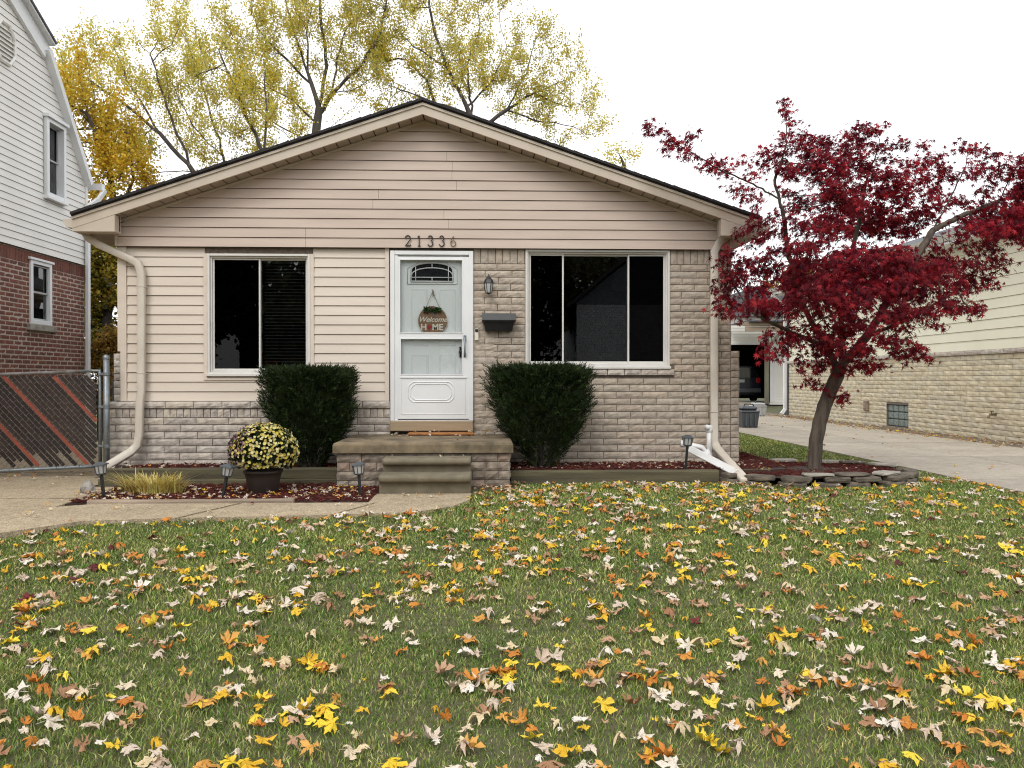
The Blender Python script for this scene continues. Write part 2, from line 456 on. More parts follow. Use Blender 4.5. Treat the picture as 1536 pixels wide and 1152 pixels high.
def wallbody(mb, W, a, b, z0, z1, openings, thick):
    """solid wall with rectangular holes, front face at depth 0, going back by thick"""
    us = sorted({a, b, *[min(max(o[k], a), b) for o in openings for k in (0, 1)]})
    zs = sorted({z0, z1, *[min(max(o[k], z0), z1) for o in openings for k in (2, 3)]})
    for u0, u1 in zip(us, us[1:]):
        run = None
        for q0, q1 in zip(zs, zs[1:]):
            um, zm = (u0 + u1) / 2, (q0 + q1) / 2
            hole = any(o[0] < um < o[1] and o[2] < zm < o[3] for o in openings)
            if not hole: run = (run[0], q1) if run else (q0, q1)
            if hole or q1 == z1:
                if run:
                    p = [W.P(u, d, z) for d in (0, -thick) for (u, z) in ((u0, run[0]), (u1, run[0]), (u1, run[1]), (u0, run[1]))]
                    mb.add(p, [(0, 1, 2, 3), (7, 6, 5, 4), (0, 4, 5, 1), (1, 5, 6, 2), (2, 6, 7, 3), (3, 7, 4, 0)])
                run = None

def framebox(mb, x0, x1, z0, z1, w, y0, y1, wt=None, wb=None):
    wt = wt or w; wb = wb or w
    mb.bbox((x0, y0, z0), (x0 + w, y1, z1), .004); mb.bbox((x1 - w, y0, z0), (x1, y1, z1), .004)
    mb.bbox((x0 + w, y0 + .002, z1 - wt), (x1 - w, y1, z1), .004); mb.bbox((x0 + w, y0 + .002, z0), (x1 - w, y1, z0 + wb), .004)

def pane(mb, x0, x1, z0, z1, y):
    mb.box((x0, y, z0), (x1, y + .005, z1))

# ------------------------------------------------------------------ ground
def sm(a, b, x):
    t = min(1, max(0, (x - a) / (b - a))); return t * t * (3 - 2 * t)
def gz(x, y):
    return -.26 * (1 - sm(2.2, 7.2, y)) + (.008 * math.sin(x * 1.7 + y) + .008 * math.sin(y * 2.3 - x * .8)) * (1 - sm(5.0, 6.2, y)) - .002
def gz_np(x, y):
    t = np.clip((y - 2.2) / 5.0, 0, 1); t = t * t * (3 - 2 * t)
    q = np.clip((y - 5.0) / 1.2, 0, 1); q = q * q * (3 - 2 * q)
    return -.26 * (1 - t) + (.008 * np.sin(x * 1.7 + y) + .008 * np.sin(y * 2.3 - x * .8)) * (1 - q) - .002

def lawn_edge(x):
    return np.interp(x, [-9, -4.38, -4.0, -3.35, -2.6, -1.25, -.55, -.25, -.12, .33, .36, 3.15, 3.2, 3.85, 3.9, 5.6, 5.62],
                     [2.2, 5.98, 6.12, 6.62, 6.72, 6.84, 7.0, 7.35, 8.2, 8.4, 8.86, 8.86, 9.0, 9.0, 30, 30, 30])
RING = (on_z(1212, 716, 0.0).x, 9.3, 1.22, .82)
def in_lawn(x, y):
    ok = (y < lawn_edge(x)) & (x > -4.38) & (x < 5.66)
    r = ((x - RING[0]) / (RING[2] + .03)) ** 2 + ((y - RING[1]) / (RING[3] + .03)) ** 2 > 1
    return ok & r

xs = sorted(set([-300, -150, -80, -40, -25, -15] + [round(-12 + i * .5, 2) for i in range(53)] + [16, 20, 30, 60, 120, 300]))
ys = sorted(set([-300, -150, -80, -50, -30, -20, -12, -6] + [round(-4 + i * .4, 2) for i in range(50)] + [18, 22, 30, 40, 60, 100, 180, 400]))
mb = MB(); nx = len(xs)
mb.add([(x, y, gz(x, y) - .014) for y in ys for x in xs], [(j * nx + i, j * nx + i + 1, (j + 1) * nx + i + 1, (j + 1) * nx + i) for j in range(len(ys) - 1) for i in range(nx - 1)])
M['soil'] = pmat('thatch_soil', (.075, .085, .030), (.11, .095, .05), 6, .95, .8, 60)
tag(put('ground', mb, M['soil'], smooth=True), kind='structure')

def slabs(name, polys, mat, z0, z1, zf=None):
    mb = MB()
    for p in polys:
        if zf is None: mb.prismz(p, z0, z1)
        else:
            n = len(p)
            mb.add([(x, y, zf(x, y) + z0) for x, y in p] + [(x, y, zf(x, y) + z1) for x, y in p],
                   [tuple(range(n - 1, -1, -1)), tuple(range(n, 2 * n))] + [(i, (i + 1) % n, (i + 1) % n + n, i + n) for i in range(n)])
    return tag(put(name, mb, mat), kind='structure')
g = .012
mbd = MB()
for i in range(14):
    ya = -3.1 + 2.2 * i; rows = 8; yb_ = ya + 2.2 - g * 3
    def xr_edge(y): return -4.42 if y < 6.0 else -4.02 if y < 8.72 else -4.38 if y < 9.6 else -4.74
    for k in range(rows):
        p0, p1 = ya + (yb_ - ya) * k / rows, ya + (yb_ - ya) * (k + 1) / rows
        xe = xr_edge((p0 + p1) / 2); z0_, z1_ = gz(-5, p0), gz(-5, p1)
        h0 = [max(gz(x, p0) for x in (-7.3, -6.5, -5.5, -4.5, -4.1)) + .004, max(gz(x, p1) for x in (-7.3, -6.5, -5.5, -4.5, -4.1)) + .004]
        mbd.add([(-7.35, p0, h0[0]), (xe, p0, h0[0]), (xe, p1, h0[1]), (-7.35, p1, h0[1]), (-7.35, p0, h0[0] - .1), (xe, p0, h0[0] - .1), (xe, p1, h0[1] - .1), (-7.35, p1, h0[1] - .1)],
                [(0, 1, 2, 3), (1, 5, 6, 2)] + ([(0, 4, 5, 1)] if k == 0 else []) + ([(3, 2, 6, 7)] if k == rows - 1 else []))
tag(put('driveway', mbd, M['aggregate']), kind='structure')
yF = 6.55
slabs('walkway', [
    [(-4.0 + g, 6.2), (-3.78, 6.02), (-3.35, 6.58), (-2.645, 6.68), (-2.355, 7.46), (-3.7, 7.46), (-4.0 + g, 7.3)],
    [(-2.595, 6.68), (-1.35, 6.80), (-1.06, 7.46), (-2.305, 7.46)],
    [(-1.31, 6.80), (-.62, 6.92), (-.3, 7.22), (-.15, 7.6), (-.14, 8.02), (-1.12, 8.02), (-1.12, 7.46), (-1.015, 7.46)]],
    M['aggregate'], -.1, .012)
slabs('concrete_drive', [[(5.68, y), (7.4, y), (7.4, y + 2.6 - .03), (5.68, y + 2.6 - .03)] for y in [-4 + 2.6 * i for i in range(13)]] +
      [[(7.4 + g, y), (9.25, y), (9.25, y + 2.6 - .03), (7.4 + g, y + 2.6 - .03)] for y in [-4 + 2.6 * i for i in range(13)]] +
      [[(3.3, 18.4), (5.66, 18.4), (5.66, 29.7), (3.3, 29.7)]],
      M['slab'], -.12, .006)
slabs('garage_apron', [[(1.5, 33.2), (12, 33.2), (12, 45), (1.5, 45)], [(1.5, 30.3), (9.9, 30.3), (9.9, 33.2), (1.5, 33.2)]], M['slab'], -.1, .14)
slabs('street', [[(-120, -14.5), (120, -14.5), (120, -7.5), (-120, -7.5)]], M['asphalt'], -.4, -.275)
slabs('dirt_strip', [[(9.26, -4), (10.0, -4), (10.0, 27), (9.26, 27)]], pmat('bare_dirt', (.22, .17, .115), (.13, .10, .07), 5, .95, .8, 50), -.1, .0)
# far-off plain side yard behind the houses
# ------------------------------------------------------------------ MAIN HOUSE
YW = 9.80
def X(px, py=500, Y=YW): return on_y(px, py, Y).x
def Z(px, py, Y=YW): return on_y(px, py, Y).z
house = thing('house', 'small single storey cream house with siding, split brick and a low gable roof', 'house', (X(640), YW, 0))
WF = Wall((0, YW, 0), (1, 0, 0), (0, -1, 0))
xL, xR = X(190), X(1096)
xBL, xBR = X(166, 650), X(1108, 600)
zB = .10
zG = Z(635, 373)                  # bottom of gable siding
wl = (X(312), X(466), Z(390, 563), Z(390, 381))
wr = (X(788), X(1004), Z(900, 552), Z(900, 375))
dr = (X(586), X(710), Z(650, 646), Z(650, 377))
openings = [wl, wr, dr]
mb = MB()
wallbody(mb, WF, xL, xR, -.1, zG + .02, openings, .2)
put('wall', mb, M['mortar'], house)
mb = MB()
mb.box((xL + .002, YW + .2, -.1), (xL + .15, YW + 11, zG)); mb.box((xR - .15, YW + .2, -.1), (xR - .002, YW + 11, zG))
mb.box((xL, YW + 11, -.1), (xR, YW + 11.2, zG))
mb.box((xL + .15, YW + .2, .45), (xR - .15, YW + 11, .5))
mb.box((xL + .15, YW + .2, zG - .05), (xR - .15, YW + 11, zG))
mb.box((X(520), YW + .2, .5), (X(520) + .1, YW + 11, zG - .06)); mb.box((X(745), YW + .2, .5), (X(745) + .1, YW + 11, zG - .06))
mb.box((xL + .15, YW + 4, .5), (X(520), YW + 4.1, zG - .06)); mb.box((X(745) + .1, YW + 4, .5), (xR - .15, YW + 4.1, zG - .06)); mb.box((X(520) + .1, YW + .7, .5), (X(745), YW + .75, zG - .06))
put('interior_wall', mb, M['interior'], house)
# right brick field
zt = Z(740, 372); soldier_r = .20
mb = MB()
brickfield(mb, WF, X(710), xR, zB, zt - soldier_r, .0855, .335, [wr, (wr[0] - .03, wr[1] + .06, wr[2] - .095, wr[2]), (-9, X(742), -1, .52)])
brickfield(mb, WF, X(706), X(742), .46, zt - soldier_r, .0855, .335)
for a, b in ((X(710), X(787)), (X(1005), xR)):
    n = round((b - a) / .092); w_ = (b - a) / n
    for i in range(n): brick(mb, WF, a + i * w_, a + (i + 1) * w_, zt - soldier_r, zt)
# quoin ledge lower right
Wq = Wall((0, YW - .001, 0), (1, 0, 0), (0, -1, 0))
zq = Z(1100, 526)
brickfield(mb, Wq, xR, xBR, zB, zq, .0855, .335)
WR = Wall((xBR, YW, 0), (0, 1, 0), (1, 0, 0))
brickfield(mb, WR, 0, 9, zB, zq, .0855, .335)
WR2 = Wall((xR, YW, 0), (0, 1, 0), (1, 0, 0))
brickfield(mb, WR2, 0, 9, zq, zt, .0855, .335)
put('brick_wall', mb, M['brick'], house)
mb = MB(); mb.box((xR, YW + .004, -.1), (xBR, YW + 9, zq - .005)); put('side_wall', mb, M['mortar'], house); mb = MB(); mb.box((xL - .0, YW + .004, -.1), (xBL, YW + 9, Z(175, 604)))
mb.box((xL, YW + .02, Z(175, 604)), (X(172), YW + 9, Z(178, 530)))
put('side_wall', mb, M['mortar'], house)
# sloped brick sill under right window
mb = MB()
sa, sb_ = wr[0] - .03, wr[1] + .06
n = 9
for i in range(n):
    a, b = sa + (sb_ - sa) * i / n, sa + (sb_ - sa) * (i + 1) / n
    brick(mb, WF, a, b, wr[2] - .095, wr[2] - .012, d=.035, rough=.008)
put('window_sill', mb, M['brick_grey'], house)
# lower left brick, pale, with cap row and soldier row
WB = Wall((0, YW - .03, 0), (1, 0, 0), (0, -1, 0))
mb = MB(); zc0 = Z(350, 611); zc1 = Z(350, 603)
wallbody(mb, WB, xBL, X(586), -.05, zc1 - .01, [], .03)
put('brick_backing', mb, M['mortar'], house)
mb = MB()
n = round((X(586) - xBL) / .34); w_ = (X(586) - xBL) / n
for i in range(n): brick(mb, WB, xBL + i * w_, xBL + (i + 1) * w_, zc0 - .012, zc1 + .012, d=.03, rough=.01)
n = round((X(586) - xBL) / .082); w_ = (X(586) - xBL) / n; zs_ = zc0 - .012 - .115
for i in range(n): brick(mb, WB, xBL + i * w_, xBL + (i + 1) * w_, zs_, zc0 - .012)
brickfield(mb, WB, xBL, X(586), zB, zs_, .0855, .40)
Wq2 = Wall((0, YW - .01, 0), (1, 0, 0), (0, -1, 0))
brickfield(mb, Wq2, X(171), X(182), zc1 + .015, Z(178, 530), .0855, .335)
put('brick_plinth', mb, M['brick_grey'], house)
# lower siding
zsd = zc1 + .014
def segs(z):
    holes = [(o[0] - .035, o[1] + .035) for o in openings[:1] if o[2] - .035 < z < o[3] + .03]
    return cut(X(191), X(584), holes)
mb = MB(); mb.box((X(182), YW - .012, zsd), (X(584), YW, zsd + .02))
lap(mb, WF, zsd, zG, .119, segs)
for o in [wl]:
    for a, b in ((o[0] - .045, o[0] - .002), (o[1] + .002, o[1] + .045)): mb.box((a, YW - .026, o[2] - .03), (b, YW, o[3]))
    mb.box((o[0] - .045, YW - .027, o[2] - .06), (o[1] + .045, YW, o[2] - .03))
mb.box((X(578), YW - .027, zsd), (X(584), YW, zG))
mb.box((X(182), YW - .03, zsd), (X(191), YW - .002, zG)); mb.box((X(178), YW - .03, Z(178, 527)), (X(182), YW + .12, zG))
put('siding', mb, M['siding'], house)
# gable siding
YG = YW - .055
WG = Wall((0, YG, 0), (1, 0, 0), (0, -1, 0))
YR = 9.47                       # rake fascia front
apx = on_y(634, 148, YR); xa, zapex = apx.x, apx.z
slope = (zapex - on_y(110, 322, YR).z) / (xa - on_y(110, 322, YR).x)
halfL = xa - on_y(108, 322, YR).x; halfR = on_y(1142, 312, YR).x - xa
slope = min(slope, .338)
dtop = .05; dfas = .135         # shingle thickness, fascia depth
zsof = zapex - dtop - dfas * .98
gl, gr = X(177, 375, YG), X(1095, 370, YG)
def gseg(z):
    h = (zsof - z) / slope
    if h < .02: return [(xa - .01, xa + .01)]
    return [(max(gl, xa - h), min(gr, xa + h))]
mb = MB(); random.seed(3)
lap(mb, WG, zG, zsof - .01, .1215, gseg, seams=1)
put('gable_siding', mb, M['gable_siding'], house)
random.seed(8)
M['shadow_gap'] = pmat('painted_shadow_gap', (.05, .04, .033), (.04, .033, .028), 3, .9)  # shadow lines under siding laps put into this dark colour; soffit joints share it
mb = MB()
hl = (zsof + .03 - (zG - .0)) / slope
mb.prism([(gl + .004, zG + .002), (gr - .004, zG + .002), (gr - .004, zsof - (gr - xa) * slope), (xa, zsof), (gl + .004, zsof - (xa - gl) * slope)], YG + .0005, YG + .14)
put('gable_wall', mb, M['shadow_gap'], house)
mb = MB()
mb.box((gl - .03, YG - .022, zG), (gl, YG + .1, zsof - (xa - gl) * slope + .01)); mb.box((gr, YG - .022, zG), (gr + .03, YG + .1, zsof - (gr - xa) * slope + .01))
for sg, lim in ((-1, xa - gl), (1, gr - xa)):
    mb.prism([(xa, zsof - .028), (xa + sg * lim, zsof - .028 - slope * lim), (xa + sg * lim, zsof + .004 - slope * lim), (xa, zsof + .004)], YG - .024, YG - .003)
put('corner_trim', mb, M['trim'], house)
# roof
mbR = MB(); mbF = MB(); mbS = MB(); mbK = MB()
YB = YW + 11.5
for sg, hw in ((-1, halfL), (1, halfR)):
    ex = xa + sg * hw; ez = zapex - slope * hw
    # shingles as courses: slightly uneven edge along the rake
    nseg = 34
    for i in range(nseg):
        t0, t1 = i / nseg, (i + 1) / nseg
        xx0, xx1 = xa + (ex - xa) * t0, xa + (ex - xa) * t1
        q0 = zapex - slope * abs(xx0 - xa); q1 = zapex - slope * abs(xx1 - xa)
        yf = YR - .045 - random.uniform(0, .012)
        mbR.prism([(xx0, q0 + .004), (xx1, q1 - .002), (xx1, q1 - .03), (xx0, q0 - .03)], yf, YB)
    mbR.prism([(xa, zapex - .031), (ex, ez - .031), (ex, ez - dtop + .003), (xa, zapex - dtop + .003)], YR - .025, YB)
    # drip edge lip and fascia
    mbF.prism([(xa, zapex - dtop), (ex, ez - dtop), (ex, ez - dtop - .03), (xa, zapex - dtop - .03)], YR - .018, YR + .02)
    mbF.prism([(xa, zapex - dtop - .031), (ex, ez - dtop - .031), (ex, ez - dtop - dfas), (xa, zapex - dtop - dfas)], YR, YR + .03)
    # soffit panels under the rake
    L = hw - .0; pw = .152; n = int(L / pw)
    for i in range(n):
        a, b = i * pw + .008, (i + 1) * pw - .007
        zz0 = zapex - dtop - dfas + .012 - slope * a; zz1 = zapex - dtop - dfas + .012 - slope * b
        mbS.prism([(xa + sg * a, zz0), (xa + sg * b, zz1), (xa + sg * b, zz1 + .01), (xa + sg * a, zz0 + .01)], YR + .031, YG + .05)
    mbK.prism([(xa, zapex - dtop - dfas + .024), (ex, ez - dtop - dfas + .024), (ex, ez - dtop - dfas + .03), (xa, zapex - dtop - dfas + .03)], YR + .031, YG + .05)
    # boxed eave return
    wall_x = gl if sg < 0 else gr
    zr = Z(150, 347, YR)
    rx = xa + sg * (hw - .50)
    zin = zapex - dtop - dfas - slope * (hw - .50)
    mbF.prism([(ex, zr), (rx, zr), (rx, zin - .001), (ex, ez - dtop - dfas - .001)], YR + .004, YR + .16)
    mbS.box((ex, YR + .16, zr), (wall_x, YB, zr + .02))
    mbF.box((ex - sg * .02, YR + .16, zr + .021), (ex, YB, ez - dtop))
    mbS.prism([(rx, zr + .02), (wall_x + sg * .03, zr + .02), (wall_x + sg * .03, zin - .05), (rx, zin - .001)], YR + .12, YR + .14)
ft = put('roof', mbR, M['shingle'], house)
put('fascia', mbF, M['trim'], house)
put('soffit', mbS, M['soffit'], house); put('soffit_backing', mbK, M['shadow_gap'], house)
for sg, hw in ((-1, halfL), (1, halfR)):
    ex = xa + sg * (hw); ez = zapex - slope * hw - dtop
    mb = MB(); prof = [(ex + sg * .005, ez - .02), (ex + sg * .13, ez - .02), (ex + sg * .125, ez - .06), (ex + sg * .09, ez - .115), (ex + sg * .005, ez - .125)]
    mb.prism(prof, YR + .03, YB)
    put('gutter', mb, M['spout'], house)
# downspouts
yS = YW - .085
sw, sd = .088, .065
p = [on_y(126, 345, yS + .03), on_y(134, 358, yS), on_y(150, 368, yS - .0), on_y(196, 389, yS), on_y(207, 395, yS), on_y(212, 410, yS), on_y(212, 588, yS), on_y(210, 602, yS - .04), on_y(209, 652, yS - .05), on_y(206, 668, yS - .06), on_y(196, 678, yS - .09), on_y(150, 706, 9.15)]
mb = MB(); mb.sweep(p, sw, sd)
for a, b in ((212, 430), (212, 560)): q = on_y(a, b, yS); mb.bbox((q.x - .05, yS - .036, q.z - .006), (q.x + .05, YW - .02, q.z + .006), .003)
for k in range(6):
    q = p[0].lerp(p[2], k / 6); mb.tube([q + Vector((-.045, -.034, -.02)), q + Vector((.045, -.034, .0))], .0045, 5)
put('downspout', mb, M['spout'], house, True)
yS2 = YW - .07
p = [on_y(1108, 330, YR + .1), on_y(1100, 345, yS2 - .02), on_y(1078, 365, yS2), on_y(1071, 378, yS2), on_y(1071, 662, yS2), on_y(1075, 673, yS2 - .03), on_y(1088, 688, 9.35), on_y(1118, 722, 8.72)]
mb = MB(); mb.sweep(p, .095, .07)
for b in (430, 618): q = on_y(1071, b, yS2); mb.bbox((q.x - .052, yS2 - .038, q.z - .006), (q.x + .052, YW - .01, q.z + .006), .003)
q0, q1 = on_y(1096, 697, 9.2), on_y(1099, 700, 9.14); mb.sweep([q0, q1], .105, .08)
q2, q3 = on_y(1100, 702, 9.1), on_y(1119, 723, 8.7); mb.sweep([q2, q3], .108, .082)
put('downspout', mb, M['spout'], house, True)

# windows
def window(box, panes, screens, blinds=(), parent=house, outer=.03):
    x0, x1, z0, z1 = box
    mb = MB(); framebox(mb, x0, x1, z0, z1, outer, YW - .03, YW + .1, outer, outer + .012)
    framebox(mb, x0 + outer, x1 - outer, z0 + outer + .012, z1 - outer, .02, YW + .0, YW + .1, .02, .02)
    mb.bbox((x0 - .012, YW - .055, z0 - .012), (x1 + .012, YW - .028, z0 + .022), .004)
    w = put('window', mb, M['frame'], parent)
    za, zb_ = z0 + outer + .032, z1 - outer - .02
    for i, (a, b) in enumerate(panes):
        yy = YW + (.035 if i in screens else .055)
        m2 = MB(); framebox(m2, a, b, za, zb_, .022, yy - .01, yy + .03)
        put('sash', m2, M['frame'], w)
        m3 = MB(); pane(m3, a + .02, b - .02, za + .02, zb_ - .02, yy + .012)
        put('glass', m3, M['glass'], w)
        if i in screens:
            m4 = MB(); m4.box((a + .021, yy + .002, za + .021), (b - .021, yy + .004, zb_ - .021)); put('insect_screen', m4, M['screen'], w)
    for (a, b, ztop, zbot, stepz) in blinds:
        m5 = MB(); z = zbot
        while z < ztop:
            m5.add([(a, YW + .14, z), (b, YW + .14, z), (b, YW + .165, z + .012), (a, YW + .165, z + .012)], [(0, 1, 2, 3)]); z += stepz
        m5.bbox((a, YW + .13, ztop), (b, YW + .17, ztop + .04), .005)
        put('blind', m5, M['blind'], w)
    return w
window(wl, [(wl[0] + .05, X(390)), (X(387), wl[1] - .05)], (0,), [(X(392), wl[1] - .06, Z(420, 393), Z(420, 553), .042)])
window(wr, [(wr[0] + .05, X(846)), (X(843), X(945)), (X(942), wr[1] - .05)], (0, 2))

# door set
x0, x1 = dr[0], dr[1]; zd0 = Z(650, 631); zd1 = dr[3]
mb = MB()
framebox(mb, x0, x1, zd0, zd1, .055, YW - .05, YW + .12, .05, .012)
mb.bbox((x0 + .055, YW - .035, zd0), (x0 + .095, YW + .1, zd1 - .05), .004)
for k in range(8): mb.box((x0 + .085, YW - .042, zd0 + .15 + k * .24), (x0 + .092, YW - .034, zd0 + .17 + k * .24))
put('door_frame', mb, M['white'], house)
sx0, sx1 = X(597), X(704); sz0, sz1 = Z(650, 628), Z(650, 386)
ug = (X(601), X(693), Z(650, 499), Z(650, 391)); lg = (X(602), X(693), Z(650, 561), Z(650, 509))
mb = MB()
Ws = Wall((0, YW - .045, 0), (1, 0, 0), (0, -1, 0))
wallbody(mb, Ws, sx0, sx1, sz0, sz1, [ug, lg], .035)
for o in (ug, lg):
    for a, b, c, d in ((o[0] - .012, o[0], o[2] - .012, o[3] + .012), (o[1], o[1] + .012, o[2] - .012, o[3] + .012), (o[0], o[1], o[3], o[3] + .012), (o[0], o[1], o[2] - .012, o[2])):
        mb.box((a, YW - .052, c), (b, YW - .0455, d))
c = ((ug[0] + ug[1]) / 2, Z(650, 588)); hw_, hh = .285, .10; k = .06
def octa(w, h, kk):
    return [(-w + kk, -h), (w - kk, -h), (w - kk * .4, -h + kk * .45), (w, -h + kk), (w, h - kk), (w - kk * .4, h - kk * .45), (w - kk, h), (-w + kk, h), (-w + kk * .4, h - kk * .45), (-w, h - kk), (-w, -h + kk), (-w + kk * .4, -h + kk * .45), (-w + kk, -h)]
for (w, h) in ((hw_, .125), (hw_ - .03, .10)):
    mb.tube([(c[0] + a, YW - .047, c[1] + b) for a, b in octa(w, h, k)], .0055, 6)
a0, a1, c0, c1 = sx0 + .05, sx1 - .05, sz0 + .06, Z(650, 568)
mb.tube([(a0, YW - .046, c0), (a1, YW - .046, c0), (a1, YW - .046, c1), (a0, YW - .046, c1), (a0, YW - .046, c0)], .004, 6)
mb.box((sx0 + .03, YW - .055, Z(650, 567)), (sx1 - .03, YW - .0455, Z(650, 565)))
sdoor = put('storm_door', mb, M['white'], house)
mb = MB(); pane(mb, ug[0], ug[1], ug[2], ug[3], YW - .04); put('glass', mb, M['glass_clear'], sdoor)
mb = MB(); pane(mb, lg[0], lg[1], lg[2], lg[3], YW - .04); put('glass', mb, M['glass_clear'], sdoor)
mb = MB(); hx = X(697.5); hz0, hz1 = Z(697, 536), Z(697, 503)
mb.tube([(hx, YW - .05, hz1 - .02), (hx, YW - .10, hz1 - .05), (hx, YW - .105, (hz0 + hz1) / 2), (hx, YW - .10, hz0 + .05), (hx, YW - .05, hz0 + .02)], [.014, .011, .009, .011, .014], 8)
mb.bbox((hx - .016, YW - .056, hz1 - .08), (hx + .016, YW - .045, hz1), .004); mb.bbox((hx - .014, YW - .056, hz0), (hx + .014, YW - .045, hz0 + .06), .004)
put('handle', mb, M['steel'], sdoor, True)
# inner door
YD = YW + .02
mb = MB(); di = (x0 + .06, x1 - .06, zd0 + .02, zd1 - .05)
fan = (X(616.5), X(679.5), Z(648, 422), Z(648, 394))
mb.box((di[0], YD, di[2]), (di[1], YD + .04, di[3]))
def raised(a, b, c, d):
    mb.bbox((a, YD - .006, c), (b, YD, d), .005)
    framebox(mb, a - .022, b + .022, c - .022, d + .022, .012, YD - .008, YD - .0005)
for a, b, c_, d_ in ((619, 639, 516, 436), (661, 681, 516, 436), (619, 640, 600, 535), (661, 681, 600, 535)):
    raised(X(a), X(b), Z(650, c_), Z(650, d_))
idoor = put('inner_door', mb, M['door_white'], house)
mb = MB(); xm = (fan[0] + fan[1]) / 2; fw = (fan[1] - fan[0]) / 2; nA = 14
def arc(w, z0, zs, rise): return [(xm + w * math.cos(PI - PI * i / nA) , z0 + zs + rise * math.sin(PI * i / nA) ** .8) for i in range(nA + 1)]
fh = fan[3] - fan[2]
poly = [(xm - fw, fan[2]), (xm + fw, fan[2])] + arc(fw, fan[2], fh * .55, fh * .45)[::-1]
mb.prism(poly, YD - .004, YD - .0005)
put('fanlight', mb, pmat('dark_fanlight', (.02, .022, .025), (.015, .016, .02), 4, .1), idoor)
mb = MB()
outer_ = [(x, YD - .008, z) for x, z in poly] + [(poly[0][0], YD - .008, poly[0][1])]
mb.tube(outer_, .011, 6)
inner_ = arc(fw * .98, fan[2], fh * .28, fh * .45); mb.tube([(x, YD - .008, z) for x, z in inner_], .007, 6)
for xx in (xm - fw * .78, xm + fw * .78): mb.tube([(xx, YD - .008, fan[2]), (xx, YD - .008, fan[2] + fh * .83)], .006, 6)
mb.tube([(xm - fw, YD - .008, fan[2] + fh * .22), (xm + fw, YD - .008, fan[2] + fh * .22)], .006, 6)
mb.tube([(xm, YD - .008, fan[2]), (xm, YD - .008, fan[2] + fh * .22)], .006, 6); mb.tube([(xm, YD - .008, fan[2] + fh * .75), (xm, YD - .008, fan[2] + fh)], .006, 6)
mb.tube([(xm - fw * 1.18, YD - .004, fan[2] - .03), (xm + fw * 1.18, YD - .004, fan[2] - .03), (xm + fw * 1.18, YD - .004, fan[2] + fh * .7), (xm + fw * .5, YD - .004, fan[3] + .03), (xm - fw * .5, YD - .004, fan[3] + .03), (xm - fw * 1.18, YD - .004, fan[2] + fh * .7), (xm - fw * 1.18, YD - .004, fan[2] - .03)], .008, 6)
put('muntin', mb, M['white'], idoor, True)
mb = MB(); kx = X(690.5); mb.bbox((kx - .012, YD - .02, Z(690, 536)), (kx + .012, YD, Z(690, 520)), .004); put('lock_plate', mb, M['black'], idoor); mb = MB()
mb.lathe([(0, -.02), (.018, -.015), (.024, 0), (.018, .015), (0, .02)], (kx, YD - .04, Z(690, 528)), 12)
put('knob', mb, M['black'], idoor)
mb = MB(); mb.bbox((x0 - .0, YW - .10, dr[2]), (x1, YW + .1, zd0 - .002), .008)
put('door_sill', mb, M['sill_wood'], house)

# house number
def glyph(ch):
    A = lambda cx, cz, rx, rz, a, b, n=10: [(cx + rx * math.cos(math.radians(a + (b - a) * i / n)), cz + rz * math.sin(math.radians(a + (b - a) * i / n))) for i in range(n + 1)]
    return {'2': [A(.3, .72, .27, .27, 165, -35) + [(.08, .06)], [(.04, .05), (.56, .05)], [(.56, .05), (.58, .17)]],
            '1': [[(.3, .03), (.3, .98)], [(.3, .97), (.14, .84)], [(.16, .03), (.44, .03)]],
            '3': [A(.28, .74, .22, .24, 160, -80), A(.28, .27, .26, .26, 85, -165)],
            '6': [A(.3, .28, .26, .26, 0, 360, 16), A(.56, .3, .52, .68, 178, 112, 8)]}[ch]
cx0, cx1 = X(612, 362, YG), X(680, 362, YG); hD = .135; zN = Z(645, 370, YG)
for i, ch in enumerate('21336'):
    cx = cx0 + (cx1 - cx0) * i / 4; mb = MB()
    for st in glyph(ch): mb.tube([(cx + (a - .3) * .12, YG - .026, zN + b * hD) for a, b in st], .007 if ch != '6' else .0055, 6)
    put('house_number', mb, M['black'] if ch != '6' else M['brass'], house)

# ------------------------------------------------------------------ things on the house front
LZ = on_y(733, 427, YW - .12)
lamp = thing('wall_lantern', 'black wall lantern with frosted glass on the brick beside the front door', 'wall lamp', (LZ.x, YW, LZ.z))
mb = MB()
mb.lathe([(0, .135), (.006, .12), (.012, .105), (.02, .095), (.05, .06), (.062, .03), (.066, .02), (.0, .02)], LZ, 6)
put('cap', mb, M['black'], lamp)
mb = MB(); mb.lathe([(.052, .02), (.05, -.02), (.034, -.105), (0, -.105)], LZ, 6); put('lamp_glass', mb, M['frost'], lamp)
mb = MB()
for k in range(6):
    a = PI / 3 * k; mb.tube([LZ + Vector((.054 * math.cos(a), .054 * math.sin(a), .02)), LZ + Vector((.051 * math.cos(a), .051 * math.sin(a), -.02)), LZ + Vector((.035 * math.cos(a), .035 * math.sin(a), -.108))], .0045, 5)
mb.lathe([(0, -.125), (.012, -.12), (.036, -.108), (.036, -.10), (0, -.10)], LZ, 6)
put('cage', mb, M['black'], lamp)
mb = MB(); mb.bbox((LZ.x - .03, YW - .035, LZ.z - .05), (LZ.x + .03, YW - .012, LZ.z + .09), .006)
mb.tube([LZ + Vector((0, .09, .04)), LZ + Vector((0, .08, .12)), LZ + Vector((0, .03, .13)), LZ + Vector((0, 0, .12))], .008, 6)
put('wall_plate', mb, M['black'], lamp)

